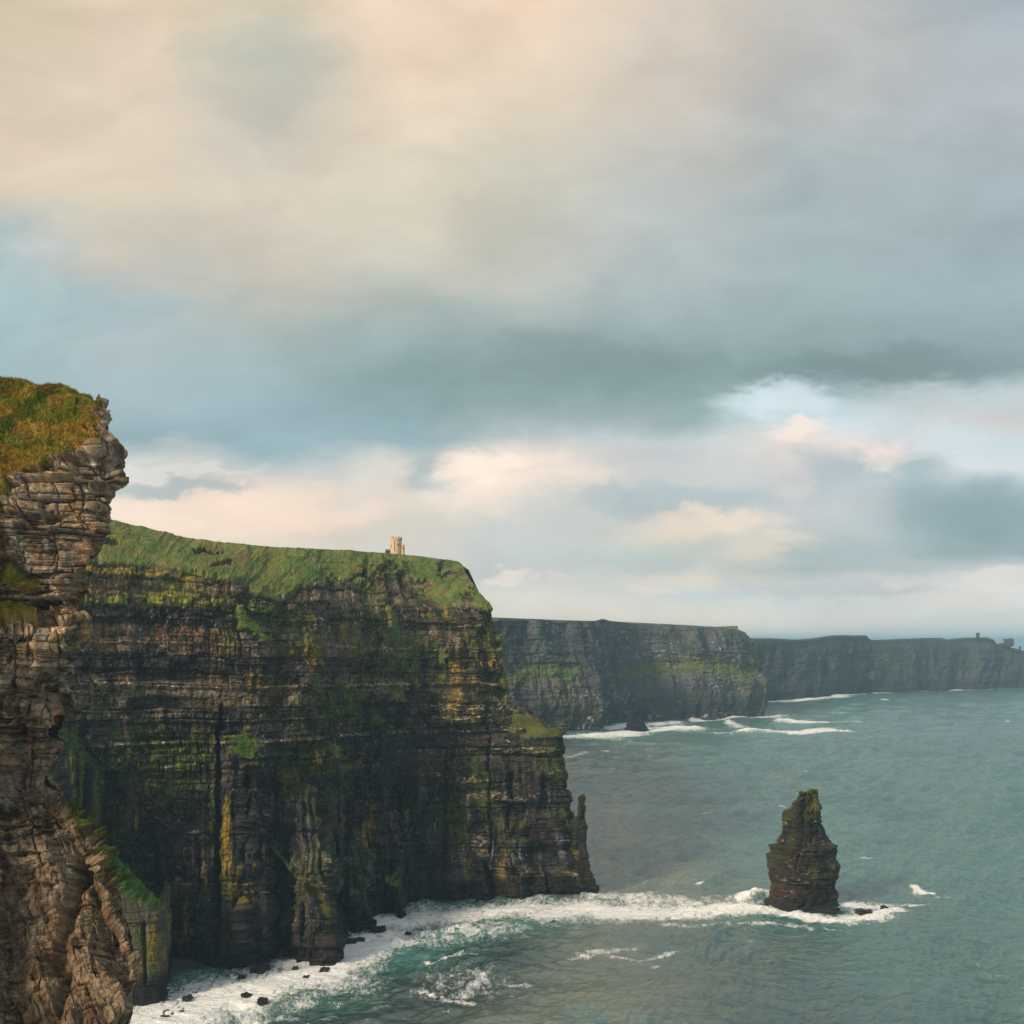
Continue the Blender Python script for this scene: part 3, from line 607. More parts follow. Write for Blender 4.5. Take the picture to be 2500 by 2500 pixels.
# colour
n1 = fbm(A/5, H/4, 4, 71); n2 = fbm(A/1.1, H/4.5, 4, 72); n3 = fbm(A/.5, H/.5, 4, 73); n4 = fbm(A/2.2, H/1.6, 4, 74)
c = np.broadcast_to(np.array([.185, .125, .066], f4), P.shape).astype(f4)
c = mixc(c, [.055, .043, .03], ss(.45, .8, B2[3]*.6+B1[2]*.5)*.75)
c = mixc(c, [.19, .165, .125], ss(.5, .9, B2[2])*.6)
c = mixc(c, [.21, .105, .045], ss(.2, .5, n4)*ss(.4, .7, B1[2])*.6)
c = mixc(c, [.17, .16, .135], ss(0, .4, fbm(A/3, H/3, 3, 75))*.45)
c = mixc(c, [.045, .036, .026], rn*.7)
c = mixc(c, [.30, .21, .11], ss(.1, .4, fbm(A/2.4, H/3.2, 3, 751))*.5)
c = mixc(c, [.07, .065, .02], ss(.05, .4, fbm(A/4, H/6, 3, 76))*.45)
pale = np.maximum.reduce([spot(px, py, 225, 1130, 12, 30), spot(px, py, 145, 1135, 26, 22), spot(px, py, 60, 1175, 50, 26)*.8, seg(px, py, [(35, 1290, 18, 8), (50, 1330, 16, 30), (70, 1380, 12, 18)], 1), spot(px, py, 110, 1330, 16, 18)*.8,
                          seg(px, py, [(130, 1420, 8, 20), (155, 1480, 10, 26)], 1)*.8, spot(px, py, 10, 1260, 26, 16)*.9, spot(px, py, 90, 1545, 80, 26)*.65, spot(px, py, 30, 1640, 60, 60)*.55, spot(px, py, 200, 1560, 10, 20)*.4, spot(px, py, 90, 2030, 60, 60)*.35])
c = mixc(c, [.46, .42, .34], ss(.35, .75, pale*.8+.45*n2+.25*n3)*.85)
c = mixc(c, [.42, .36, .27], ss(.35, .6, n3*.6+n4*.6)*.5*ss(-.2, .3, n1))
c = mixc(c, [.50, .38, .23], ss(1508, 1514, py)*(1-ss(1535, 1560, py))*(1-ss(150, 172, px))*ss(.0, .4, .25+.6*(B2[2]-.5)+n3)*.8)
org = spot(px, py, 190, 1706, 9, 14)+spot(px, py, 190, 1745, 6, 10)+spot(px, py, 152, 1915, 7, 6)+spot(px, py, 215, 1480, 30, 26)*.5
c = mixc(c, [.34, .13, .04], ss(.3, .7, org)*.75)
c = mixc(c, [.25, .125, .05], ss(.12, .4, fbm(A/1.8, H/2.4, 4, 752))*.25)
c = mixc(c, [.36, .30, .21], ss(.08, .38, fbm(A/1.5, H/1.2, 4, 754))*.4)
c = mixc(c, [.09, .085, .08], ss(.1, .4, fbm(A/1.3, H/5, 4, 753))*.45)
low_c = mixc(np.broadcast_to(np.array([.19, .135, .08], f4), P.shape).astype(f4), [.05, .036, .022], ss(.05, .4, n1+.4*n4))
low_c = mixc(low_c, [.24, .20, .15], ss(.0, .4, fbm(A/4, Z/6, 4, 77)+.3*n3)*.7)
low_c = mixc(low_c, [.20, .10, .05], ss(.25, .5, fbm(A/3, Z/4, 4, 78))*.5)
low_c = mixc(low_c, [.30, .23, .15], ss(.35, .6, q2-.25+.4*n3)*.35)
low_c = mixc(low_c, [.34, .25, .15], spot(px, py, 325, 2410, 22, 80)*.7)
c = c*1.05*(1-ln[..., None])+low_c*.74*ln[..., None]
g = mixc(np.broadcast_to(np.array([.33, .215, .03], f4), P.shape).astype(f4), [.18, .19, .02], ss(-.15, .3, fbm(A/4, Z/1.8, 4, 79)))
gg = np.maximum.reduce([seg(px, py, [(-20, 1060, 70, 26), (60, 1030, 50, 20), (110, 975, 40, 16)], 1), spot(px, py, 40, 980, 60, 12)*.7, spot(px, py, 190, 1070, 30, 8)*.8, seg(px, py, [(30, 1450, 50, 20)], 1)*.4, ss(1900, 1960, py)*.9])
g = mixc(g, [.06, .11, .008], ss(.3, .65, gg+.35*fbm(A/1.8, Z/.9, 4, 80))*.9)
g = mixc(g, [.045, .062, .012], ss(1900, 1970, py)*(.5+.4*vn(A/.9, Z/.6, 801)))
g = mixc(g, [.13, .065, .016], ss(.25, .5, fbm(A/3.0, Z/1.1, 4, 81)+.5*spot(px, py, 20, 930, 80, 12))*.6)
g = mixc(g, [.42, .29, .08], ss(.2, .5, fbm(A/1.4, Z/.7, 4, 82))*.45)
c = mixc(c, g, T)
c = c*np.clip(.8+.4*vn(A/.17, Z/.12, 83)+(.8*fbm(A/.5, Z/.35, 4, 831)+.6*fbm(A/2.0, Z/1.5, 3, 832))*(1-.6*T), .25, 2)[..., None]
n = normals(P); P = P+n*disp[..., None]
P[0, :, 2] = -6
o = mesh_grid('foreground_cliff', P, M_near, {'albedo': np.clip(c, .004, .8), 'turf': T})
tag(o, 'brown crumbling rock cliff with orange and green grass on top in the foreground', 'cliff', kind='structure')
# --- turf blades on the near cliff (uncountable)
rng = np.random.default_rng(5)
vis = (px > -120) & (px < 330) & (T > .6) & (TV < irim+5.6)
ii = np.argwhere(vis)
N = 52000
pk = ii[rng.integers(0, len(ii), N)]
pts = P[pk[:, 0], pk[:, 1]]; cc = c[pk[:, 0], pk[:, 1]]
nb = 5
cen = np.repeat(pts, nb, 0)+rng.normal(0, .10, (N*nb, 3))*[1, 1, .3]
hgt = (.16+.34*rng.random(N*nb)**2); ang = rng.random(N*nb)*math.tau; wd = .022+.03*rng.random(N*nb)
lean = rng.normal(0, .35, (N*nb, 2))+np.array([.35, -.25])
dx = np.cos(ang)*wd; dy = np.sin(ang)*wd
v0 = cen+np.stack([-dx, -dy, -.05+0*dx], 1); v1_ = cen+np.stack([dx, dy, -.05+0*dx], 1)
v2_ = cen+np.stack([lean[:, 0]*hgt, lean[:, 1]*hgt, hgt], 1)
V = np.stack([v0, v1_, v2_], 1).reshape(-1, 3)
cb = np.repeat(cc, nb, 0)*(.75+.7*rng.random((N*nb, 1))); cb = np.repeat(cb, 3, 0)
me = bpy.data.meshes.new('grass'); nt_ = N*nb
me.vertices.add(nt_*3); me.vertices.foreach_set('co', V.astype(f4).ravel())
me.loops.add(nt_*3); me.loops.foreach_set('vertex_index', np.arange(nt_*3, dtype=np.int32))
me.polygons.add(nt_); me.polygons.foreach_set('loop_start', np.arange(0, nt_*3, 3, dtype=np.int32)); me.polygons.foreach_set('loop_total', np.full(nt_, 3, np.int32))
me.update(calc_edges=True); add_attrs(me, {'albedo': np.clip(cb, .005, .6).astype(f4), 'turf': np.ones(nt_*3, f4)}); me.materials.append(M_near)
o = bpy.data.objects.new('grass', me); col.objects.link(o)
tag(o, 'rough golden and green grass covering the foreground cliff top and ledges', 'grass', kind='stuff')
print('near', time.time()-T0)

# ================================================================ SEA STACKS
def stack(name, left, right, dist, depth, mat, seed, bed, amp, nz=360, na=520, colour=None, rot=.55, cap=None):
    """closed ring loft: left / right outline as (px, py) lists read from the top down"""
    y0 = max(left[0][1], right[0][1]); y1 = max(left[-1][1], right[-1][1])
    ys = np.concatenate([np.linspace(y0, y1, nz), [y1+12]])
    lx = np.interp(ys, [p[1] for p in left], [p[0] for p in left]); rx = np.interp(ys, [p[1] for p in right], [p[0] for p in right])
    th = np.linspace(0, 2*math.pi, na, endpoint=False)
    e = .42; ct0 = np.cos(th); st0 = np.sin(th)
    qx = np.sign(ct0)*np.abs(ct0)**e; qy = np.sign(st0)*np.abs(st0)**e
    zc = CZ-(ys-HY)/F*dist
    cx = ((lx+rx)/2-1250)/F*dist; hw = (rx-lx)/2/F*dist
    Y = depth*(hw/hw.max())**.75
    rots = np.interp(np.linspace(0, 1, len(ys)), [0, .3, .5, 1], [rot+.35, rot+.2, rot, rot])
    Pm = np.zeros((len(ys), na, 3))
    lob = 1+.09*np.interp(th, np.linspace(0, 2*math.pi, 12), np.array([0, .8, -.6, .5, -.9, .4, .9, -.7, .6, -.5, .8, 0]))
    for i in range(len(ys)):
        cr_, sr_ = math.cos(rots[i]), math.sin(rots[i])
        x_ = (qx*cr_-qy*sr_)*lob; y_ = (qx*sr_+qy*cr_)*lob
        x_ = (x_-x_.min())/(x_.max()-x_.min())*2-1; y_ = y_/np.abs(y_).max()
        Pm[i, :, 0] = cx[i]+hw[i]*x_; Pm[i, :, 1] = dist+Y[i]*y_; Pm[i, :, 2] = zc[i]
    n2d = Pm[:, :, :2]-np.stack([cx, np.full(len(ys), dist)], 1)[:, None, :]; n2d /= np.linalg.norm(n2d, axis=2, keepdims=True)+1e-6
    ct = n2d[..., 0]
    n2d = n2d[::-1]
    Pm = Pm[::-1]
    A = np.concatenate([[0], np.cumsum(np.linalg.norm(np.diff(Pm[nz//4, :, :2], axis=0), axis=1))])[None, :].repeat(len(ys), 0).astype(f4)
    Z = Pm[..., 2].astype(f4); px, py = proj(Pm[..., 0], Pm[..., 1], Z); px = px.astype(f4); py = py.astype(f4)
    b1 = blocks(A, Z, bed*3, bed*4, seed); b2 = blocks(A, Z, bed, bed*2.2, seed+1); b3 = blocks(A, Z, bed*.35, bed, seed+2)
    d = (b1[2]-.5)*amp*1.3+(b2[2]-.5)*amp*.8+(b2[3]-.5)*amp*1.3+(b3[3]-.5)*amp*.55+(b3[2]-.5)*amp*.4-amp*.6*np.exp(-b2[4]/.15)+fbm(A/6, Z/30, 3, seed+5)*amp*1.4
    front = (1-np.abs(ct)**6*.4)[::-1]
    d = d+fbm(A/3.2, Z/2.5, 4, seed+6)*amp*.8-amp*1.3*ss(.6, .8, vn(A/7, Z/6, seed+7))+amp*.35
    c, turf, d = colour(dict(px=px, py=py, A=A, Z=Z, b=(b1, b2, b3), P=Pm), d)
    Pm[..., :2] = Pm[..., :2]+n2d*(d*front)[..., None]
    if cap is not None:
        zt = Pm[-1, 0, 2]; z0 = zt-cap[2]; pp, _ = proj(Pm[..., 0], Pm[..., 1], Pm[..., 2])
        lim = zt-np.interp(pp, cap[0], cap[1]); zz_ = Pm[..., 2]
        Pm[..., 2] = np.where(zz_ > z0, z0+(zz_-z0)*(lim-z0)/(zt-z0), zz_)
    nv = len(ys)
    # roof: rings shrinking to a ridge
    topr = Pm[-1]; cen = topr.mean(0)
    extra = [cen+(topr-cen)*s+np.array([0, 0, dz])+rng.normal(0, .12, topr.shape) for s, dz in ((.8, .35), (.5, .5), (.2, .4), (.02, .4))]
    Pm = np.concatenate([Pm, np.array(extra)], 0)
    c = np.concatenate([c, np.repeat(c[-1:], 4, 0)], 0); turf = np.concatenate([turf, np.repeat(turf[-1:], 4, 0)], 0)
    return mesh_grid(name, Pm, mat, {'albedo': np.clip(c, .004, .8), 'turf': turf}, closed_u=True)
def stackcol(q, d):
    px, py, A, Z, b = q['px'], q['py'], q['A'], q['Z'], q['b']
    c = np.broadcast_to(np.array([.055, .044, .028], f4), q['P'].shape).astype(f4)
    c = mixc(c, [.025, .022, .02], ss(.4, .75, b[1][3]+.25*fbm(A/8, Z/4, 3, 601))*.8)
    c = mixc(c, [.024, .021, .02], ss(2000, 1980, py)*0+ss(0, .35, fbm(A/7, Z/10, 3, 602)+.35*spot(px, py, 1960, 2030, 70, 60))*.85)
    c = mixc(c, [.15, .12, .06], ss(.6, .85, b[2][3])*ss(2085, 2125, py)*(1-ss(2185, 2200, py))*.75*ss(-.25, .2, fbm(A/2.5, Z/.8, 3, 609))*(.45+.55*ss(1960, 1985, px)))
    c = mixc(c, [.30, .24, .15], ss(.82, .92, b[2][2])*ss(0, .3, fbm(A/6, Z/5, 3, 603))*.6)
    c = c*.74*np.clip(1+.9*fbm(A/1.0, Z/.6, 4, 606)+.5*fbm(A/4, Z/3, 3, 607), .3, 2)[..., None]
    c = mixc(c, [.09, .042, .026], ss(-.2, .3, fbm(A/2.5, Z/2, 3, 608))*ss(2142, 2158, py)*(1-ss(2172, 2188, py))*ss(.3, .6, b[2][3]+.2)*(1-ss(1945, 1975, px))*.7)
    c = mixc(c, [.105, .10, .014], ss(.3, .6, spot(px, py, 1985, 1955, 16, 45)+.25*fbm(A/3, Z/6, 3, 604))*.85)
    c = mixc(c, C_MO, ss(.1, .4, fbm(A/6, Z/14, 3, 605)+.3*spot(px, py, 1930, 1990, 30, 30))*.5)
    c = mixc(c, [.018, .015, .014], ss(2186, 2200, py)*.85)
    d = d-2.2*seg(px, py, [(1961, 1950, 5, 10), (1962, 2040, 6, 20), (1946, 2110, 4, 20)], 1)-1.5*spot(px, py, 2010, 2125, 18, 8)-2.5*spot(px, py, 2000, 2030, 25, 25)
    turf = ss(1955, 1935, py)*0+(1-ss(1930, 1945, py))
    return c, turf.astype(f4), d
L_ = [(1952, 1928), (1950, 1935), (1938, 1950), (1936, 1964), (1926, 1972), (1915, 1980), (1914, 1992), (1917, 2009), (1916, 2035), (1906, 2049), (1902, 2061), (1884, 2064), (1886, 2081), (1873, 2086), (1877, 2100), (1881, 2129), (1883, 2149), (1882, 2192), (1871, 2199), (1870, 2209), (1866, 2222)]
R_ = [(1994, 1928), (1996, 1944), (2000, 1984), (2006, 2009), (2018, 2044), (2025, 2055), (2039, 2062), (2040, 2072), (2037, 2098), (2047, 2108), (2046, 2123), (2042, 2157), (2039, 2169), (2045, 2189), (2039, 2199), (2045, 2209), (2048, 2222)]
# the silhouette is walked a little narrower than traced, the beds bring the rest back
st = stack('sea_stack', [(a_-(5 if 1965 < b_ < 2075 else 2), b_) for a_, b_ in L_], [(a_+(5 if 1945 < b_ < 2058 else 2), b_) for a_, b_ in R_], 625, 14, M_stack, 700, 1.7, 1.05, colour=stackcol, rot=.62, cap=([1949, 1955, 1966, 1969, 1971, 1974, 1978, 1981, 1984, 1992, 1996], [3.6, 2.2, 2.0, 3.6, .8, .9, 4.0, 1.0, 0, .2, 1.0], 16))
tag(st, 'tall dark layered rock stack standing alone in the sea at right', 'sea stack')
# two mossy horns on its crown
def lump(V0, size, seed, mat, name, parent=None, sub=3, rough=.35, flat=False, attrs=True):
    import bmesh
    bm = bmesh.new(); bmesh.ops.create_cube(bm, size=1.0); bmesh.ops.subdivide_edges(bm, edges=bm.edges[:], cuts=sub, use_grid_fill=True)
    rg = np.random.default_rng(seed); ph = rg.random(6)*50
    for v in bm.verts:
        p = np.array(v.co); L = np.linalg.norm(p); p = p*(.55+.45*(.5/max(L, .2)))*1.25
        s = 1+rough*(math.sin(p[0]*5+ph[0])*math.sin(p[1]*6+ph[1])+.6*math.sin(p[2]*9+ph[2]+p[0]*7))+rough*.4*rg.normal()
        v.co = (p*s*np.array(size))
    me = bpy.data.meshes.new(name); bm.to_mesh(me); bm.free(); me.materials.append(mat)
    if attrs:
        nvv = len(me.vertices); add_attrs(me, {'albedo': np.tile(np.array(attrs if not isinstance(attrs, bool) else (.03, .028, .027), f4), (nvv, 1)), 'turf': np.zeros(nvv, f4)})
    o = bpy.data.objects.new(name, me); col.objects.link(o); o.location = V0
    if parent: o.parent = parent
    return o
def at(px_, py_, d): return W(px_, py_, d)
for (x, y, sz) in ((1957, 1935, (2.4, 3, 1.2)), (1987, 1930, (2.8, 3, 1.3))):
    h = lump(at(x, y, 622), sz, int(x), M_stack, 'crown_rock', parent=st, attrs=(.075, .07, .014))
# small far stack
def stackcol2(q, d):
    A, Z = q['A'], q['Z']
    c = np.broadcast_to(np.array([.008, .008, .009], f4), q['P'].shape).astype(f4)
    c = mixc(c, [.02, .02, .012], ss(.1, .4, fbm(A/8, Z/8, 3, 611))*.6)
    return c, np.zeros(A.shape, f4), d
s2 = stack('sea_stack', [(1541, 1734), (1540, 1745), (1537, 1758), (1530, 1768), (1521, 1782), (1517, 1787)], [(1559, 1733), (1561, 1745), (1566, 1758), (1574, 1770), (1582, 1781), (1588, 1787)], 1850, 20, M_stack, 720, 4.5, 2.0, 90, 120, stackcol2)
tag(s2, 'small pointed black rock stack in the surf below the far cliff', 'sea stack')
# pinnacle beside the headland's seaward edge
def pincol(q, d):
    A, Z = q['A'], q['Z']
    c = np.broadcast_to(np.array([.02, .019, .016], f4), q['P'].shape).astype(f4)
    c = mixc(c, [.045, .05, .010], ss(.0, .4, fbm(A/2, Z/4, 3, 621)+.2*ss(2010, 1950, q['py']))*.6)
    return c, np.zeros(A.shape, f4), d
pn = stack('rock_pinnacle', [(1411, 1940), (1413, 1955), (1408, 1990), (1396, 2020), (1392, 2070), (1398, 2120), (1400, 2170), (1400, 2200)],
           [(1429, 1939), (1432, 1945), (1427, 1962), (1432, 1985), (1428, 1998), (1432, 2020), (1431, 2060), (1440, 2120), (1452, 2180), (1458, 2200)], 656, 4, M_stack, 740, 1.6, .95, 300, 140, pincol, cap=([1409, 1413, 1417, 1420, 1424, 1432], [2.4, 1.2, 2.4, .3, 0, 1.6], 5))
tag(pn, 'thin leaning rock pinnacle against the seaward edge of the tall cliff', 'rock pinnacle')
print('stacks', time.time()-T0)

# ================================================================ ROCKS IN THE SURF
def rock(px_, py_, wpx, hpx, label, cat='rock', name='boulder', group=None, deep=1.0, mat=None):
    d = SEA(py_); w = wpx/F*d; h = hpx/F*d
    o = lump((( px_-1250)/F*d, d, h*.25), (w*.86, w*deep, h*1.05), int(px_*7+py_), mat or M_wet, name, sub=4, rough=.22, attrs=None)
    tag(o, label, cat, group or 'dark rocks in the surf'); return o
rock(632, 2373, 34, 20, 'largest angular black boulder, awash in surf off the shingle beach')
rock(650, 2368, 20, 10, 'flat topped rock leaning against the largest angular boulder')
rock(591, 2389, 18, 8, 'low slanting black rock in surf between beach and largest boulder')
rock(561, 2374, 15, 5, 'thin flat rock at the waterline right of the shingle')
rock(532, 2391, 12, 6, 'small dark stone at the seaward tip of the shingle')
rock(792, 2371, 20, 9, 'dark rock alone in foam below the mossy buttress')
rock(747, 2386, 13, 4, 'slim rock barely breaking foam left below the mossy buttress')
rock(720, 2366, 12, 7, 'small pointed rock beside the foot of the dark cave clefts')
rock(601, 2431, 22, 6, 'long flat rock at the edge of foam and teal water')
rock(641, 2446, 22, 9, 'dark rock with white wash around it, farthest out in teal water')
rock(456, 2444, 20, 13, 'round dark rock off the foot of the shingle beach')
rock(476, 2427, 11, 6, 'small round stone just above the round dark rock')
rock(924, 2271, 30, 8, 'long low dark slab in surf near the cliff foot')
rock(858, 2301, 26, 9, 'thick dark rock, middle one of three below the notched cliff foot')
rock(880, 2296, 20, 6, 'flat dark rock, right one of three below the notched cliff foot')
rock(838, 2303, 11, 4, 'thin sliver of rock, left one of three below the notched cliff foot')
rock(997, 2280, 14, 4, 'small rock alone in streaky foam right of the long low slab')
rock(820, 2283, 15, 10, 'rock tucked against the corner of the mossy buttress')
rock(1340, 2251, 30, 4, 'low black reef showing in the foam before the headland', deep=.6)
rock(1858, 2212, 40, 7, 'flat layered ledge on the left of the tall sea stack', name='rock_ledge', cat='rock ledge', deep=.5, group='ledges around the sea stack')
rock(2110, 2228, 36, 8, 'ledge with water streaming off it right of the sea stack', name='rock_ledge', cat='rock ledge', deep=.5, group='ledges around the sea stack')
rock(2158, 2218, 15, 7, 'outermost small dark block right of the sea stack', name='rock_ledge', cat='rock ledge', deep=.8, group='ledges around the sea stack')
rock(2000, 2226, 92, 12, 'dripping plinth of rock under the front of the sea stack', name='rock_ledge', cat='rock ledge', deep=.25, group='ledges around the sea stack')
rock(1580, 1769, 7, 4, 'tiny rock just behind the small far stack')
# shingle beach
NV, NU = 120, 160
sx, sy = np.meshgrid(np.linspace(395, 545, NU), np.linspace(2352, 2500, NV))
d = SEA(sy); X = (sx-1250)/F*d; Y = d
edge = (sx-395)/175.0*1.0+(sy-2362)/120.0
h = 6.5*(1-ss(.1, 1.15, edge+.12*fbm(sx/20, sy/20, 3, 631)))-2.2
h = h-6*ss(.85, 1.15, edge)
Pb = np.stack([X, Y, h+.35*np.abs(fbm(X/1.2, Y/1.2, 3, 632))], -1)
M_peb = mat_plain('grey beach shingle', (.055, .054, .056), .6, 1.2, .6, .6, .3)
shin = mesh_grid('shingle_beach', Pb, M_peb)
tag(shin, 'dark pebble beach at the foot of the tall cliff', 'beach', kind='structure')
rg = np.random.default_rng(77)
proto = [lump((0, 0, -50), (1, 1, .6), 60+i, M_wet, 'pebble_proto', sub=2, rough=.25, attrs=None) for i in range(4)]
pv = []; pf = []
for i in range(900):
    while True:
        a, b_ = rg.random()*160+395, rg.random()*120+2360
        e = (a-395)/175+(b_-2362)/120
        if rg.random() < (1.2-e): break
    dd = SEA(b_); s = .35+1.3*rg.random()**3*(1.0 if e > .5 else .7)
    me = proto[rg.integers(4)].data; r_ = rg.random()*6.28; cs, sn = math.cos(r_), math.sin(r_)
    zz = max(-.3, 6.5*(1-float(ss(.1, 1.15, e)))-1.9); off = len(pv); bx = (a-1250)/F*dd
    for v in me.vertices:
        x, y, z = v.co; pv.append((bx+(x*cs-y*sn)*s, dd+(x*sn+y*cs)*s, zz+z*s))
    pf += [[q+off for q in p.vertices] for p in me.polygons]
for p_ in proto: bpy.data.objects.remove(p_)
o = mesh_raw('pebbles', pv, pf, M_peb); tag(o, 'dark pebbles and cobbles strewn over the beach and its wet edge', 'pebbles', kind='stuff')

# ================================================================ TOWERS, BIRDS
import bmesh
def add_ring(bm, r0, r1, z0, z1, n=28, th=None, cx=0, cy=0):
    vs = [[bm.verts.new((cx+r*math.cos(math.tau*i/n), cy+r*math.sin(math.tau*i/n), z)) for i in range(n)] for r, z in ((r0, z0), (r1, z1))]
    for i in range(n):
        bm.faces.new((vs[0][i], vs[0][(i+1) % n], vs[1][(i+1) % n], vs[1][i]))
    bm.faces.new(vs[1]); bm.faces.new(vs[0][::-1])
def add_box(bm, cx, cy, cz, sx_, sy_, sz_, rot=0):
    cs, sn = math.cos(rot), math.sin(rot)
    vs = []
    for z in (-.5, .5):
        for x, y in ((-.5, -.5), (.5, -.5), (.5, .5), (-.5, .5)):
            X_, Y_ = x*sx_, y*sy_; vs.append(bm.verts.new((cx+X_*cs-Y_*sn, cy+X_*sn+Y_*cs, cz+z*sz_)))
    for f in ((0, 3, 2, 1), (4, 5, 6, 7), (0, 1, 5, 4), (1, 2, 6, 5), (2, 3, 7, 6), (3, 0, 4, 7)): bm.faces.new([vs[i] for i in f])
def fin(bm, name, mat, parent=None, bev=0):
    bmesh.ops.recalc_face_normals(bm, faces=bm.faces[:])
    if bev: bmesh.ops.bevel(bm, geom=bm.edges[:], offset=bev, segments=1, affect='EDGES')
    me = bpy.data.meshes.new(name); bm.to_mesh(me); bm.free(); me.materials.append(mat)
    o = bpy.data.objects.new(name, me); col.objects.link(o)
    if parent: o.parent = parent
    return o
DT = 790.0
def empty(name, loc):
    o = bpy.data.objects.new(name, None); o.location = loc; col.objects.link(o); return o
tw = empty('stone_tower', W(967.5, 1351, DT)); tag(tw, 'warm sandstone castle tower with battlements on the green headland top', 'tower')
u = DT/F
rad = 13.2*u
bm = bmesh.new(); add_ring(bm, rad, rad, -3, 30.5*u, 36); fin(bm, 'wall', M_stone, tw)
bm = bmesh.new(); add_ring(bm, rad+.16, rad+.16, 30.6*u, 32.0*u, 36); fin(bm, 'string_course', M_stone2, tw)
bm = bmesh.new(); add_ring(bm, rad+.3, rad+.35, 32.05*u, 35.5*u, 36); fin(bm, 'parapet', M_stone, tw)
for i in range(10):
    a = math.tau*(i+.35)/10; bm = bmesh.new()
    add_box(bm, math.cos(a)*(rad-.05), math.sin(a)*(rad-.05), 37.3*u, .8, 1.35, 3.6*u, a)
    add_box(bm, math.cos(a)*(rad-.05), math.sin(a)*(rad-.05), 39.4*u, .95, 1.5, .5*u, a)
    fin(bm, 'merlon', M_stone, tw)
bm = bmesh.new(); add_box(bm, 0, 0, 14.5*u, 0.1, .1, .1)
bm.free()
bm = bmesh.new(); add_box(bm, -.35*rad/1.4, -rad*.97, 16*u, .26, .5, 26*u); fin(bm, 'pilaster', M_slot, tw)
for (wx, wz, ww, wh) in ((.42*rad, 20*u, .55, 1.5), (-.88*rad, 17*u, .3, 2.2)):
    yy = -math.sqrt(max(rad*rad-wx*wx, .1))
    f = bmesh.new(); add_box(f, wx, yy-.02, wz, ww, .7, wh, math.atan2(yy, wx)+math.pi/2); wo = fin(f, 'window', M_slot, tw)
    f = bmesh.new(); add_box(f, wx*1.02, yy*1.02, wz+wh/2+.15, ww+.9, .5, .3, math.atan2(yy, wx)+math.pi/2); fin(f, 'lintel', M_stone2, wo)
bm = bmesh.new(); add_ring(bm, 4.6*u, 4.4*u, -4, 19.5*u, 18, cx=16.2*u, cy=-.8); tr = fin(bm, 'turret', M_stone, tw)
bm = bmesh.new(); add_ring(bm, 4.9*u, 4.9*u, 19.55*u, 20.6*u, 18, cx=16.2*u, cy=-.8); fin(bm, 'coping', M_stone2, tr)
bm = bmesh.new(); add_box(bm, 16.8*u, -.8-4.4*u, 12*u, .5, .4, .9); fin(bm, 'window', M_slot, tr)
wl_ = empty('battlemented_wall', W(947, 1346, DT)); tag(wl_, 'low dark battlemented wall at the left foot of the warm stone tower', 'wall')
bm = bmesh.new(); add_box(bm, 0, 0, -.6, 12*u, .8, 2.4); fin(bm, 'wall', M_dark, wl_)
for i in range(3):
    bm = bmesh.new(); add_box(bm, (i-1)*4.4*u, 0, 1.1, 2.6*u, .8, 1.0); fin(bm, 'merlon', M_dark, wl_)
# far signal tower on the point
D3 = 3560.; u3 = D3/F
ft = empty('ruined_tower', W(2387.3, 1556.5, D3)); tag(ft, 'tiny dark square tower with flared top on the far right cliff', 'tower')
bm = bmesh.new(); add_box(bm, 0, 0, 3*u3, 6.0*u3, 6*u3, 14*u3, .1); fin(bm, 'shaft', M_dark, ft)
bm = bmesh.new(); add_box(bm, 0, 0, 10.9*u3, 7.6*u3, 7.6*u3, 1.7*u3, .1); fin(bm, 'parapet', M_dark, ft)
# rock knolls near it
for (x, y, sx_, sz_, lab) in ((2463, 1567, 17, 16, 'tall dome shaped rock knob on the skyline right of the far tower'), (2449, 1573, 15, 8, 'low rounded rock knob just left of the dome shaped one'), (2490, 1580, 4, 6, 'tiny rock spike at the far right of the skyline')):
    k = lump(W(x, y+2, 3640), (sx_*u3, sx_*u3*.8, sz_*u3), int(x), M_dark, 'knoll', sub=4, rough=.12, attrs=None); tag(k, lab, 'knoll', 'rock knobs on the far point')
# birds
def bird(px_, py_, d, span, mat, label, rz, tilt):
    root = empty('gull', W(px_, py_, d)); root.rotation_euler = (0, tilt, rz); tag(root, label, 'bird')
    bm = bmesh.new()
    prof = [(-.42, .01), (-.3, .05), (-.05, .085), (.15, .075), (.28, .045), (.36, .05), (.42, .035), (.5, .004)]
    rings = [[bm.verts.new((x*span*.42*2, math.cos(t)*r*span*.5, math.sin(t)*r*span*.5)) for t in [math.tau*i/8 for i in range(8)]] for x, r in prof]
    for a, b in zip(rings[:-1], rings[1:]):
        for i in range(8): bm.faces.new((a[i], a[(i+1) % 8], b[(i+1) % 8], b[i]))
    bm.faces.new(rings[0]); bm.faces.new(rings[-1][::-1]); fin(bm, 'body', mat, root)
    for s in (-1, 1):
        bm = bmesh.new(); lo = []; hi = []
        for t, ch, zz, sw in ((0, .17, 0, 0), (.35, .15, .07, .04), (.7, .1, .06, -.03), (1, .015, .0, -.14)):
            for (lst, dz) in ((lo, -.008), (hi, .008)):
                lst.append([bm.verts.new(((.05+sw+q*ch)*span, s*t*.5*span, (zz+dz)*span)) for q in (.5, -.5)])
        for a in range(3):
            for L2 in (lo, hi): bm.faces.new((L2[a][0], L2[a][1], L2[a+1][1], L2[a+1][0]))
            for q in (0, 1): bm.faces.new((lo[a][q], lo[a+1][q], hi[a+1][q], hi[a][q]))
        bm.faces.new((lo[3][0], lo[3][1], hi[3][1], hi[3][0])); fin(bm, 'wing', mat, root)
bird(1910, 2006, 520, 1.5, M_gull, 'white gull flying low just left of the sea stack', 2.4, .5)
bird(651, 921, 300, .9, M_gulld, 'tiny dark bird high in the grey sky', .3, .2)
print('things', time.time()-T0)

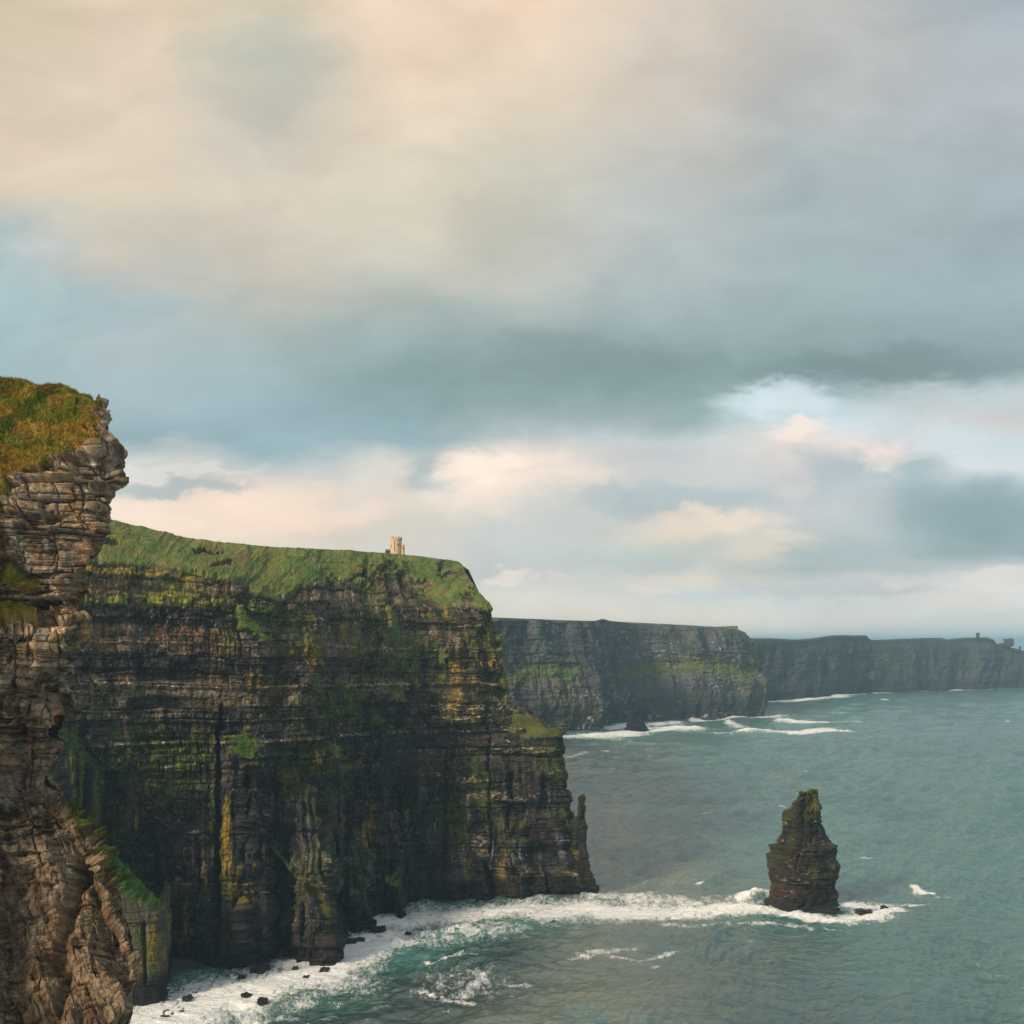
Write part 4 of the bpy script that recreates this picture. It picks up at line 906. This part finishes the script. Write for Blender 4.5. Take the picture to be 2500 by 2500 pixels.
# ================================================================ SEA
pys = np.concatenate([np.array([20000, 9000, 5200, 4000, 3300, 3000, 2800, 2690]), np.arange(2620, 1900, -1.15), np.arange(1900, 1590, -.95), np.arange(1590, 1573, -1.0)])
dist_r = np.concatenate([SEA(pys), [80000., 120000.]])
pxs = np.concatenate([np.linspace(-9000, -500, 14), np.arange(-60, 2570, 1.9), np.linspace(3000, 12000, 14)])
D = np.repeat(dist_r[:, None], len(pxs), 1); X = (pxs[None, :]-1250)/F*D; Y = D
X = X.astype(f4); Y = Y.astype(f4)
PX = np.repeat(pxs[None, :], len(dist_r), 0).astype(f4); PY = (HY+F*CZ/D).astype(f4)
sp = np.abs(np.gradient(dist_r))[:, None].astype(f4)
rg = np.random.default_rng(11); hh = np.zeros(X.shape, f4)
wx_ = X+6*fbm(X/60, Y/60, 2, 901); wy_ = Y+6*fbm(X/60, Y/60, 2, 902)
for i in range(46):
    lam = 3.2*(1.085**i); th = math.radians(-62)+rg.normal()*.48
    k = 2*math.pi/lam; amp = .013*lam**.78
    fade = 1-ss(lam*.2, lam*.55, sp*abs(math.sin(th))+.35)
    if lam > 35: amp *= 1.25
    if lam < 22: amp *= 1.9
    ph = k*(wx_*math.cos(th)+wy_*math.sin(th))+rg.random()*6.28
    s_ = np.sin(ph); hh += (amp*fade*(s_-.24*np.cos(2*ph))).astype(f4)
hh *= (.55+.6*vn(X/55, Y/55, 903)+.35*vn(X/220, Y/300, 904))
hh *= 1-.72*seg(PX, PY, [(330, 2500, 120, 80), (560, 2400, 90, 60), (800, 2340, 70, 40), (1000, 2240, 60, 24), (1450, 2190, 60, 14)], 1)
hh[-3:] = 0
# foam amount (0..1)
Fm = np.zeros(X.shape, f4)
def foam(pts, amp=1.0, r=1.0):
    global Fm
    Fm = np.maximum(Fm, amp*seg(PX, PY, pts, r))
foam([(330, 2520, 110, 75), (440, 2475, 105, 58), (560, 2432, 110, 52), (680, 2400, 110, 46), (790, 2375, 110, 38), (870, 2328, 90, 42), (950, 2288, 80, 36)], .96)
foam([(700, 2355, 40, 14), (820, 2330, 40, 24), (900, 2290, 44, 22)], 1.0)
foam([(930, 2256, 70, 26), (1050, 2234, 100, 28), (1180, 2228, 120, 26), (1300, 2216, 100, 26)], .82)
foam([(1330, 2234, 60, 24), (1420, 2218, 80, 26), (1520, 2226, 90, 24), (1640, 2224, 90, 20), (1760, 2222, 80, 15), (1860, 2220, 50, 11)], 1.0)
foam([(1450, 2186, 40, 16), (1560, 2195, 100, 18), (1700, 2205, 100, 12)], .60)
foam([(1810, 2204, 16, 8), (1850, 2190, 26, 9), (1880, 2192, 16, 9)], 1.1)
foam([(1890, 2226, 60, 9), (1960, 2236, 70, 7), (2060, 2238, 60, 9), (2130, 2232, 60, 12), (2190, 2220, 30, 6)], 1.05)
foam([(2060, 2206, 30, 7), (2140, 2212, 60, 7)], .9)
foam([(2225, 2166, 8, 9), (2240, 2176, 14, 8), (2272, 2188, 14, 3)], 1.1)
foam([(2200, 2212, 20, 2), (2250, 2210, 20, 2)], .7)
for p_ in [[(1000, 2290, 170, 34)], [(820, 2400, 150, 34)], [(1150, 2275, 150, 30)], [(600, 2470, 120, 40)], [(1330, 2240, 120, 26)]]: foam(p_, .60)
foam([(1120, 2400, 170, 60)], .36)
for p_, a in [([(1395, 2335, 20, 4), (1440, 2322, 34, 7), (1520, 2312, 60, 3)], .6), ([(1500, 2325, 30, 3), (1560, 2330, 34, 5), (1640, 2312, 30, 3)], .62), ([(1600, 2354, 12, 6)], .7), ([(1120, 2368, 40, 5), (1180, 2385, 60, 14), (1140, 2430, 60, 10)], .55),
              ([(1260, 2432, 30, 4), (1320, 2418, 30, 4)], .72), ([(1060, 2350, 30, 3), (1130, 2330, 40, 4)], .6), ([(1040, 2422, 40, 4), (1100, 2445, 50, 5), (1150, 2450, 20, 6)], .65), ([(1830, 2270, 60, 3), (1960, 2256, 60, 3), (2020, 2262, 40, 2)], .6),
              ([(1650, 2255, 60, 8), (1760, 2262, 60, 6)], .5), ([(1270, 2405, 40, 6)], .6), ([(900, 2400, 60, 10)], .5), ([(740, 2440, 50, 8)], .6), ([(700, 2480, 60, 6)], .55), ([(2300, 2200, 40, 2)], .4)]: foam(p_, a)
# far surf
for p_, a in [([(1390, 1797, 26, 5), (1470, 1796, 60, 8), (1530, 1790, 50, 7), (1620, 1780, 60, 6), (1690, 1778, 34, 4)], 1.05), ([(1560, 1768, 60, 5), (1640, 1766, 40, 5)], .8), ([(1690, 1757, 10, 6), (1740, 1757, 40, 3), (1800, 1752, 40, 3), (1880, 1749, 40, 3)], .9), ([(1490, 1777, 30, 5), (1540, 1770, 40, 6), (1600, 1768, 40, 5)], 1.0),
              ([(1780, 1764, 14, 6), (1800, 1770, 12, 4)], .85), ([(1820, 1789, 30, 2), (1870, 1786, 26, 4), (1950, 1789, 40, 2.4), (2030, 1784, 30, 4), (2070, 1787, 20, 2)], 1.05), ([(1900, 1760, 14, 4), (1950, 1763, 40, 2), (2080, 1762, 30, 1.6)], .95),
              ([(1880, 1714, 20, 3), (1960, 1709, 40, 4), (2040, 1700, 40, 4), (2100, 1695, 20, 2)], 1.0), ([(2140, 1692, 14, 2.4), (2200, 1688, 30, 2.4), (2250, 1686, 20, 2.2)], 1.0), ([(2300, 1685, 20, 1.6), (2380, 1682, 30, 2.6), (2420, 1681, 12, 2.2)], .95), ([(2480, 1678, 30, 2.4)], .95),
              ([(1390, 1829, 14, 2), (1410, 1832, 14, 2)], .9), ([(1478, 1836, 12, 2)], .9), ([(1390, 1846, 20, 2), (1430, 1840, 14, 2)], .7), ([(2060, 1741, 90, 1.2), (2200, 1737, 90, 1.0)], .4), ([(1700, 1786, 60, 4), (1760, 1790, 80, 3)], .5), ([(1500, 1806, 60, 3)], .55), ([(2160, 1707, 12, 1.4)], .9), ([(1800, 1774, 30, 2)], .7)]: foam(p_, a)
rs = np.random.default_rng(3)
for _ in range(9):                       # lone whitecaps out at sea
    y_ = 1760+rs.random()**1.3*420; x_ = 1400+rs.random()*1090; s_ = 2+7*rs.random()*(y_-1560)/500
    foam([(x_-s_, y_, s_*1.4, .5+s_*.16), (x_+s_, y_-.3*s_*rs.normal(), s_, .4+s_*.12)], .55+.25*rs.random())
far_f = ss(600, 1600, Y)
pat = fbm(wx_/7, wy_/9, 4, 910)*.5+.5*(1-2*np.abs(fbm(wx_/11, wy_/14, 3, 911)))*.9-.1
hh = hh+(Fm > .6)*(Fm-.6)*(.8+1.2*np.abs(fbm(X/4, Y/4, 3, 912)))*(1+1.2*far_f)
# swells wrapping round the stack
sw = seg(PX, PY, [(1790, 2200, 50, 7), (1700, 2190, 50, 6)], 1)*.9+seg(PX, PY, [(1880, 2262, 60, 8), (1980, 2270, 60, 8)], 1)*1.1+seg(PX, PY, [(2110, 2168, 60, 6), (2215, 2172, 30, 8)], 1)*1.2
hh = hh+sw.astype(f4)
br = 3.2*spot(PX, PY, 1852, 2196, 26, 8)+2.0*spot(PX, PY, 1440, 2186, 26, 6)+2.6*spot(PX, PY, 2236, 2176, 18, 7)+2.2*spot(PX, PY, 606, 2356, 20, 8)+1.5*spot(PX, PY, 960, 2300, 60, 8)+2.5*seg(PX, PY, [(1830, 1789, 30, 2), (1950, 1788, 40, 2), (2060, 1786, 30, 2)], 1)+2.5*seg(PX, PY, [(1890, 1761, 12, 2), (1920, 1762, 14, 2)], 1)+3*seg(PX, PY, [(1900, 1713, 20, 2), (2040, 1702, 40, 2), (2100, 1696, 20, 2)], 1)+3*spot(PX, PY, 1690, 1757, 8, 3)
hh = hh+(br*(.6+.9*np.abs(fbm(X/3.5, Y/9, 3, 920)))).astype(f4)
Fbig = np.zeros(X.shape, f4); keep = Fm.copy(); Fm = Fbig
foam([(330, 2530, 200, 110), (560, 2440, 180, 80), (780, 2390, 170, 70), (950, 2320, 170, 60), (1150, 2270, 150, 45), (1350, 2240, 120, 36)], 1.0); foam([(1900, 2250, 110, 26), (2050, 2250, 110, 24)], .7); foam([(1450, 1800, 120, 22), (1700, 1790, 130, 18), (2000, 1775, 160, 20), (2100, 1712, 260, 12)], .7)
aer = Fm; Fm = keep
painted_light = (1-.95*np.clip(1.25*seg(PX, PY, [(300, 2540, 300, 130), (800, 2500, 420, 150), (1050, 2420, 260, 90), (1180, 2330, 160, 50)], 1), 0, 1))*(.70+.5*vn(X/110, Y/260, 921)+.12*vn(X/30, Y/60, 922))  # bay body painted darker for cliff shade and reflection, patchy sheen offshore
sheen = np.clip(seg(PX, PY, [(1450, 1950, 200, 110), (1560, 2150, 230, 120), (1500, 2400, 330, 130), (1200, 2500, 330, 60)], 1), 0, 1)*ss(.3, .62, .5+.5*fbm(X/26, Y/60, 4, 923)+.1)  # tan patches painted in for the warm sky's reflection
Pw = np.stack([X, Y, hh], -1)
m, nt, b = new_mat('sea water'); L = nt.links.new
geo = node(nt, 'ShaderNodeNewGeometry')
af = node(nt, 'ShaderNodeAttribute', attribute_name='foam'); aa = node(nt, 'ShaderNodeAttribute', attribute_name='aeration'); ap = node(nt, 'ShaderNodeAttribute', attribute_name='pattern')
mp = node(nt, 'ShaderNodeMapping'); mp.inputs['Rotation'].default_value = (0, 0, R(28)); mp.inputs['Scale'].default_value = (1.0, .55, 1)
L(geo.outputs['Position'], mp.inputs[0])
na_ = node(nt, 'ShaderNodeTexNoise', i_Scale=.42, i_Detail=7.0, i_Roughness=.66, i_Distortion=.6); L(mp.outputs[0], na_.inputs['Vector'])
nb_ = node(nt, 'ShaderNodeTexNoise', i_Scale=.10, i_Detail=5.0, i_Roughness=.6, i_Distortion=1.2); L(mp.outputs[0], nb_.inputs['Vector'])
# foam = smooth(amount + lace - threshold)
def math_(op, a, b2=None, clamp=False):
    n_ = node(nt, 'ShaderNodeMath', operation=op, use_clamp=clamp)
    for i, v in enumerate((a, b2)):
        if v is None: continue
        if isinstance(v, (int, float)): n_.inputs[i].default_value = v
        else: L(v, n_.inputs[i])
    return n_.outputs[0]
vor = node(nt, 'ShaderNodeTexNoise', i_Scale=.30, i_Detail=5.0, i_Roughness=.62, i_Distortion=2.0); L(mp.outputs[0], vor.inputs['Vector'])
rid = math_('MULTIPLY', math_('ABSOLUTE', math_('SUBTRACT', vor.outputs['Fac'], .5)), -5.0)      # lacy streaks
lace = math_('ADD', rid, 1.0)
s1 = math_('MULTIPLY', math_('SUBTRACT', na_.outputs['Fac'], .5), 1.5)
s2_ = math_('MULTIPLY', math_('SUBTRACT', nb_.outputs['Fac'], .5), 1.3)
noi = math_('ADD', math_('ADD', s1, s2_), math_('MULTIPLY', math_('SUBTRACT', lace, .55), .55))
gain = math_('ADD', math_('MULTIPLY', af.outputs['Fac'], 1.0), -.50)
tot = math_('ADD', gain, math_('MULTIPLY', noi, .85))
mr = node(nt, 'ShaderNodeMapRange', interpolation_type='SMOOTHSTEP'); mr.inputs[1].default_value = -.20; mr.inputs[2].default_value = .42
L(tot, mr.inputs[0])
has = node(nt, 'ShaderNodeMapRange'); has.inputs[1].default_value = .06; has.inputs[2].default_value = .3; L(af.outputs['Fac'], has.inputs[0])
fo = math_('MULTIPLY', mr.outputs[0], has.outputs[0])
# water body colour, with bay shade and sky reflection painted in
msi = node(nt, 'ShaderNodeMix', data_type='RGBA'); msi.inputs['A'].default_value = (.004, .028, .028, 1); atn = node(nt, 'ShaderNodeAttribute', attribute_name='sky_sheen'); mtn = node(nt, 'ShaderNodeMix', data_type='RGBA'); mtn.inputs['A'].default_value = (.066, .165, .155, 1); mtn.inputs['B'].default_value = (.17, .19, .135, 1); L(atn.outputs['Fac'], mtn.inputs['Factor']); L(mtn.outputs['Result'], msi.inputs['B'])
asi = node(nt, 'ShaderNodeAttribute', attribute_name='painted_light'); L(asi.outputs['Fac'], msi.inputs['Factor'])
mixa = node(nt, 'ShaderNodeMix', data_type='RGBA'); L(msi.outputs['Result'], mixa.inputs['A']); mixa.inputs['B'].default_value = (.03, .21, .18, 1)
ae = math_('MULTIPLY', aa.outputs['Fac'], math_('MULTIPLY', nb_.outputs['Fac'], 1.2), True); L(ae, mixa.inputs['Factor'])
mixf = node(nt, 'ShaderNodeMix', data_type='RGBA'); mixf.inputs['B'].default_value = (.80, .84, .86, 1)
L(mixa.outputs['Result'], mixf.inputs['A']); L(fo, mixf.inputs['Factor']); L(mixf.outputs['Result'], b.inputs['Base Color'])
rr = node(nt, 'ShaderNodeMapRange'); rr.inputs[3].default_value = .14; rr.inputs[4].default_value = .9; L(fo, rr.inputs[0]); L(rr.outputs[0], b.inputs['Roughness'])
b.inputs['IOR'].default_value = 2.35
spl = node(nt, 'ShaderNodeMapRange'); spl.inputs[3].default_value = .5; spl.inputs[4].default_value = .03; L(fo, spl.inputs[0]); L(spl.outputs[0], b.inputs['Specular IOR Level'])
mp2 = node(nt, 'ShaderNodeMapping'); mp2.inputs['Rotation'].default_value = (0, 0, R(28)); mp2.inputs['Scale'].default_value = (.5, 1.0, 1)
L(geo.outputs['Position'], mp2.inputs[0])
nbp = node(nt, 'ShaderNodeTexNoise', i_Scale=.55, i_Detail=6.0, i_Roughness=.62); L(mp2.outputs[0], nbp.inputs['Vector'])
nbq = node(nt, 'ShaderNodeTexNoise', i_Scale=.09, i_Detail=4.0, i_Roughness=.6); L(mp2.outputs[0], nbq.inputs['Vector'])
bp1 = node(nt, 'ShaderNodeBump', i_Strength=.8, i_Distance=1.5)
wnd = node(nt, 'ShaderNodeTexNoise', i_Scale=.012, i_Detail=3.0, i_Roughness=.6, i_Distortion=1.0); L(mp2.outputs[0], wnd.inputs['Vector'])
wr = node(nt, 'ShaderNodeMapRange'); wr.inputs[1].default_value = .35; wr.inputs[2].default_value = .65; wr.inputs[3].default_value = .5; wr.inputs[4].default_value = 1.0; L(wnd.outputs['Fac'], wr.inputs[0]); L(wr.outputs[0], bp1.inputs['Strength']); L(nbp.outputs['Fac'], bp1.inputs['Height'])
bp2 = node(nt, 'ShaderNodeBump', i_Strength=.4, i_Distance=4.0); L(nbq.outputs['Fac'], bp2.inputs['Height']); L(bp1.outputs[0], bp2.inputs['Normal'])
bp3 = node(nt, 'ShaderNodeBump', i_Strength=.6, i_Distance=.5); L(fo, bp3.inputs['Height']); L(bp2.outputs[0], bp3.inputs['Normal'])
L(bp3.outputs[0], b.inputs['Normal'])
sea = mesh_grid('water', Pw[::1], m, {'foam': Fm, 'aeration': aer, 'painted_light': painted_light, 'sky_sheen': sheen*.8, 'pattern': pat}, smooth=True)
tag(sea, 'choppy grey green sea with white surf along the cliffs', 'sea', kind='structure')
print('sea', time.time()-T0)

# ================================================================ HAZE
hz, nt, b = new_mat('sea air'); nt.nodes.remove(b)
pv_ = node(nt, 'ShaderNodeVolumePrincipled'); pv_.inputs['Color'].default_value = (.46, .76, 1.0, 1); pv_.inputs['Density'].default_value = .00009; pv_.inputs['Anisotropy'].default_value = .2
nt.links.new(pv_.outputs[0], nt.nodes['Material Output'].inputs['Volume'])
bm = bmesh.new(); add_box(bm, 0, 60000-2000, 110, 400000, 124000, 290); bmesh.ops.recalc_face_normals(bm, faces=bm.faces[:])
me = bpy.data.meshes.new('haze'); bm.to_mesh(me); bm.free(); me.materials.append(hz); o = bpy.data.objects.new('haze', me); col.objects.link(o)
tag(o, 'thin blue sea air fading the far cliffs', 'haze', kind='stuff')

# ================================================================ SKY (world) AND SUN
SUN_EL, SUN_AZ = R(29), R(-134)      # azimuth from +Y, clockwise; behind the camera to the left
w = bpy.data.worlds.new('World'); sc.world = w; w.use_nodes = True
nt = w.node_tree; L = nt.links.new; bg = nt.nodes['Background']
sky = node(nt, 'ShaderNodeTexSky', sky_type='NISHITA', sun_disc=False, sun_elevation=SUN_EL, sun_rotation=SUN_AZ)
tc = node(nt, 'ShaderNodeTexCoord'); sep = node(nt, 'ShaderNodeSeparateXYZ'); L(tc.outputs['Generated'], sep.inputs[0])
def M_(op, a, b2=None, c2=None, clamp=False):
    n_ = node(nt, 'ShaderNodeMath', operation=op, use_clamp=clamp)
    for i, v in enumerate((a, b2, c2)):
        if v is None: continue
        if isinstance(v, (int, float)): n_.inputs[i].default_value = v
        else: L(v, n_.inputs[i])
    return n_.outputs[0]
yy = M_('MAXIMUM', sep.outputs['Y'], .3)
ua = M_('DIVIDE', sep.outputs['X'], yy); ve = M_('DIVIDE', sep.outputs['Z'], yy)
cb_ = node(nt, 'ShaderNodeCombineXYZ'); L(ua, cb_.inputs[0]); L(M_('MULTIPLY', ve, 2.1), cb_.inputs[1])
nw = node(nt, 'ShaderNodeTexNoise', i_Scale=4.2, i_Detail=6.0, i_Roughness=.55, i_Distortion=.3); L(cb_.outputs[0], nw.inputs['Vector'])
nw2 = node(nt, 'ShaderNodeTexNoise', i_Scale=12.0, i_Detail=6.0, i_Roughness=.6, i_Distortion=.4); L(cb_.outputs[0], nw2.inputs['Vector'])
sx1 = node(nt, 'ShaderNodeSeparateColor'); L(nw.outputs['Color'], sx1.inputs[0]); sx2 = node(nt, 'ShaderNodeSeparateColor'); L(nw2.outputs['Color'], sx2.inputs[0])
damp = M_('MULTIPLY', M_('ADD', ve, .06), 2.6, clamp=True)
u2 = M_('ADD', ua, M_('ADD', M_('MULTIPLY', M_('SUBTRACT', sx1.outputs[0], .5), .12), M_('MULTIPLY', M_('SUBTRACT', sx2.outputs[0], .5), .07)))
v2s = M_('ADD', ve, M_('MULTIPLY', damp, M_('ADD', M_('MULTIPLY', M_('SUBTRACT', sx1.outputs[1], .5), .085), M_('MULTIPLY', M_('SUBTRACT', sx2.outputs[1], .5), .05))))
pyf_ = M_('DIVIDE', M_('SUBTRACT', HY/F, v2s), 1600/F, clamp=True)     # 0 = top of photo, 1 = row 1600
STN = [(0, [(0, 205, 190, 166), (200, 204, 192, 170), (330, 220, 202, 180), (440, 208, 196, 176), (520, 168, 186, 188), (700, 165, 187, 190), (950, 160, 182, 186), (1100, 155, 178, 182), (1200, 222, 210, 200), (1500, 220, 210, 195)]),
       (300, [(0, 222, 203, 180), (250, 216, 200, 180), (500, 210, 198, 178), (620, 190, 188, 178), (720, 165, 184, 188), (850, 170, 186, 190), (1000, 163, 184, 189), (1085, 146, 170, 178), (1140, 208, 207, 202), (1185, 182, 190, 188), (1225, 238, 217, 200), (1320, 236, 214, 195), (1500, 222, 210, 196)]),
       (650, [(0, 206, 194, 170), (130, 186, 185, 170), (260, 193, 191, 178), (450, 208, 197, 180), (650, 196, 190, 176), (760, 175, 182, 176), (850, 160, 178, 179), (1000, 148, 171, 178), (1100, 150, 175, 182), (1150, 180, 193, 195), (1200, 234, 216, 201), (1270, 244, 218, 198), (1340, 224, 211, 196), (1500, 221, 209, 194)]),
       (1000, [(0, 236, 211, 188), (200, 229, 208, 185), (350, 216, 203, 183), (550, 206, 200, 182), (680, 186, 188, 178), (800, 157, 172, 170), (900, 143, 163, 162), (1000, 138, 164, 169), (1070, 148, 173, 179), (1125, 216, 209, 201), (1200, 224, 213, 200), (1290, 212, 206, 193), (1400, 197, 199, 196), (1470, 214, 208, 198), (1530, 222, 213, 199)]),
       (1250, [(0, 233, 207, 182), (250, 216, 201, 180), (500, 197, 195, 180), (650, 190, 190, 180), (780, 166, 178, 175), (880, 141, 160, 160), (980, 139, 161, 162), (1060, 172, 184, 185), (1110, 230, 216, 204), (1150, 246, 228, 212), (1220, 226, 214, 199), (1300, 198, 201, 197), (1400, 190, 196, 194), (1455, 216, 210, 200), (1530, 223, 214, 200)]),
       (1650, [(0, 206, 195, 180), (250, 199, 192, 181), (500, 181, 185, 182), (650, 172, 184, 185), (800, 148, 168, 170), (950, 134, 156, 155), (1010, 150, 170, 171), (1065, 196, 203, 203), (1150, 206, 203, 199), (1220, 188, 195, 195), (1290, 225, 213, 198), (1345, 196, 202, 195), (1410, 214, 207, 192), (1450, 193, 199, 200), (1500, 223, 214, 200)]),
       (2000, [(0, 182, 183, 179), (250, 180, 183, 182), (450, 166, 180, 183), (650, 156, 175, 178), (800, 146, 165, 167), (900, 134, 157, 160), (960, 182, 200, 204), (1030, 200, 216, 221), (1080, 228, 214, 206), (1150, 182, 191, 194), (1250, 192, 196, 197), (1330, 178, 188, 188), (1385, 168, 181, 182), (1430, 206, 205, 198), (1470, 200, 203, 200), (1530, 217, 211, 202)]),
       (2450, [(0, 166, 175, 182), (250, 173, 180, 185), (450, 161, 176, 182), (650, 153, 172, 178), (800, 146, 165, 170), (885, 137, 159, 163), (945, 190, 203, 205), (1020, 205, 201, 199), (1080, 195, 210, 216), (1140, 206, 213, 214), (1190, 165, 185, 192), (1280, 143, 168, 174), (1350, 150, 172, 175), (1385, 207, 208, 205), (1440, 213, 211, 206), (1570, 206, 208, 204)])]
prev = None
for i, (sx_, stops) in enumerate(STN):
    cr = node(nt, 'ShaderNodeValToRGB'); cr.color_ramp.interpolation = 'EASE' if False else 'LINEAR'
    els = cr.color_ramp.elements
    while len(els) > 1: els.remove(els[-1])
    for j, (y_, r_, g_, b_) in enumerate(stops):
        e = els[0] if j == 0 else els.new(min(1, y_/1600))
        e.position = y_/1600; e.color = (*(lin((r_, g_, b_))*(1+.10*float(ss(1380, 1480, y_)))), 1)
    L(pyf_, cr.inputs[0])
    if prev is None: prev = cr.outputs[0]
    else:
        mr = node(nt, 'ShaderNodeMapRange', interpolation_type='SMOOTHSTEP')
        mr.inputs[1].default_value = (STN[i-1][0]-1250)/F; mr.inputs[2].default_value = (sx_-1250)/F; L(u2, mr.inputs[0])
        mx = node(nt, 'ShaderNodeMix', data_type='RGBA'); L(mr.outputs[0], mx.inputs['Factor']); L(prev, mx.inputs['A']); L(cr.outputs[0], mx.inputs['B']); prev = mx.outputs['Result']
# single cloud shapes with billowing edges
nw3 = node(nt, 'ShaderNodeTexNoise', i_Scale=26.0, i_Detail=7.0, i_Roughness=.62, i_Distortion=.5); L(cb_.outputs[0], nw3.inputs['Vector'])
sx3 = node(nt, 'ShaderNodeSeparateColor'); L(nw3.outputs['Color'], sx3.inputs[0])
u3_ = M_('ADD', M_('ADD', ua, M_('MULTIPLY', M_('SUBTRACT', sx2.outputs[0], .5), .09)), M_('MULTIPLY', M_('SUBTRACT', sx3.outputs[0], .5), .042))
v3_ = M_('ADD', M_('ADD', ve, M_('MULTIPLY', M_('SUBTRACT', sx2.outputs[1], .5), .05)), M_('MULTIPLY', M_('SUBTRACT', sx3.outputs[1], .5), .027))
for (x_, y_, rx, ry, c_, a_, sh) in [(620, 130, 190, 90, (182, 184, 170), .5, .2), (100, 610, 80, 35, (192, 198, 198), .5, .3), (1450, 895, 460, 75, (126, 147, 147), .75, .1), (2150, 900, 400, 50, (124, 145, 147), .75, .2), (1000, 950, 300, 80, (134, 156, 157), .6, .1), (2300, 500, 420, 200, (160, 171, 174), .45, .0),
                                 (1900, 975, 150, 48, (205, 221, 226), .85, .35), (2330, 1070, 190, 40, (205, 218, 222), .6, .3), (450, 1150, 190, 16, (228, 220, 212), .6, .4), (470, 1190, 170, 20, (172, 185, 185), .8, .5), (680, 1250, 300, 50, (246, 222, 203), .75, .3), (1240, 1170, 260, 80, (240, 222, 206), .6, .2),
                                 (1190, 1145, 90, 36, (255, 238, 220), .85, .3), (1035, 1145, 66, 56, (158, 178, 182), .7, .2), (1620, 1130, 200, 50, (190, 196, 197), .6, .3), (1440, 1250, 200, 70, (190, 197, 196), .7, .35), (1650, 1210, 250, 44, (176, 189, 192), .8, .5),
                                 (1960, 1052, 66, 24, (242, 224, 212), .75, .3), (2168, 1105, 70, 44, (244, 229, 218), .8, .15), (2030, 1160, 100, 80, (180, 191, 195), .8, .5), (2245, 1180, 96, 96, (160, 179, 184), .85, .25), (1930, 1170, 60, 50, (214, 208, 202), .5, .2),
                                 (2390, 1265, 280, 90, (142, 164, 168), .85, .2), (1740, 1280, 170, 36, (234, 217, 198), .85, .4), (1880, 1345, 140, 40, (226, 213, 194), .7, .4), (1560, 1370, 200, 34, (184, 194, 192), .7, .4), (2100, 1370, 270, 32, (170, 184, 185), .8, .4),
                                 (1240, 1408, 62, 24, (232, 219, 207), .85, .5), (1360, 1404, 44, 20, (214, 208, 200), .7, .5), (2030, 1445, 260, 24, (192, 199, 201), .8, .5), (2430, 1395, 120, 22, (220, 216, 210), .7, .5), (2340, 1465, 120, 22, (226, 213, 202), .6, .5), (1570, 1455, 60, 22, (232, 215, 200), .6, .5)]:
    dx_ = M_('DIVIDE', M_('SUBTRACT', u3_, (x_-1250)/F), rx/F); dy_ = M_('DIVIDE', M_('SUBTRACT', v3_, (HY-y_)/F), ry/F)
    rr2 = M_('SQRT', M_('ADD', M_('MULTIPLY', dx_, dx_), M_('MULTIPLY', dy_, dy_)))
    k_ = node(nt, 'ShaderNodeMapRange', interpolation_type='SMOOTHSTEP'); k_.inputs[1].default_value = 1.45-.35*sh; k_.inputs[2].default_value = sh; k_.inputs[3].default_value = 0; k_.inputs[4].default_value = a_; L(rr2, k_.inputs[0])
    mx = node(nt, 'ShaderNodeMix', data_type='RGBA'); L(k_.outputs[0], mx.inputs['Factor']); L(prev, mx.inputs['A']); mx.inputs['B'].default_value = (*lin(c_), 1); prev = mx.outputs['Result']
# soft cloud texture
nt3 = node(nt, 'ShaderNodeTexNoise', i_Scale=7.0, i_Detail=8.0, i_Roughness=.55, i_Distortion=.5); L(cb_.outputs[0], nt3.inputs['Vector'])
mr = node(nt, 'ShaderNodeMapRange'); mr.inputs[1].default_value = .3; mr.inputs[2].default_value = .7; mr.inputs[3].default_value = .93; mr.inputs[4].default_value = 1.14; L(nt3.outputs['Fac'], mr.inputs[0])
sc10 = node(nt, 'ShaderNodeVectorMath', operation='SCALE'); L(prev, sc10.inputs[0]); L(M_('MULTIPLY', mr.outputs[0], 10.0), sc10.inputs['Scale'])
mx = node(nt, 'ShaderNodeMix', data_type='RGBA'); mx.inputs['Factor'].default_value = .98; L(sky.outputs[0], mx.inputs['A']); L(sc10.outputs[0], mx.inputs['B'])
L(mx.outputs['Result'], bg.inputs['Color']); bg.inputs['Strength'].default_value = .1
sun = bpy.data.lights.new('sun', 'SUN'); sun.energy = 3.9; sun.angle = R(10); sun.color = (1, .80, .58)
so = bpy.data.objects.new('sun', sun); col.objects.link(so)
import mathutils
dv = mathutils.Vector((math.sin(SUN_AZ)*math.cos(SUN_EL), math.cos(SUN_AZ)*math.cos(SUN_EL), math.sin(SUN_EL)))
so.rotation_euler = dv.to_track_quat('Z', 'Y').to_euler()

# ================================================================ CAMERA
cam = bpy.data.cameras.new('camera'); cam.sensor_width = 36; cam.lens = 36*F/2500; cam.shift_y = (HY-1250)/2500.0
cam.clip_start = .5; cam.clip_end = 400000
co = bpy.data.objects.new('camera', cam); co.location = (0, 0, CZ); co.rotation_euler = (R(90), 0, 0); col.objects.link(co); sc.camera = co
sc.view_settings.view_transform = 'Standard'; sc.view_settings.look = 'None'; sc.view_settings.exposure = .1; sc.view_settings.gamma = 1
cy = sc.cycles; cy.max_bounces = 5; cy.diffuse_bounces = 2; cy.glossy_bounces = 2; cy.volume_bounces = 1; cy.transmission_bounces = 1
cy.use_denoising = True; cy.volume_step_rate = 1.0
cy.use_adaptive_sampling = True; cy.adaptive_threshold = .008
w.cycles.sampling_method = 'MANUAL'; w.cycles.sample_map_resolution = 512
print('done', time.time()-T0)
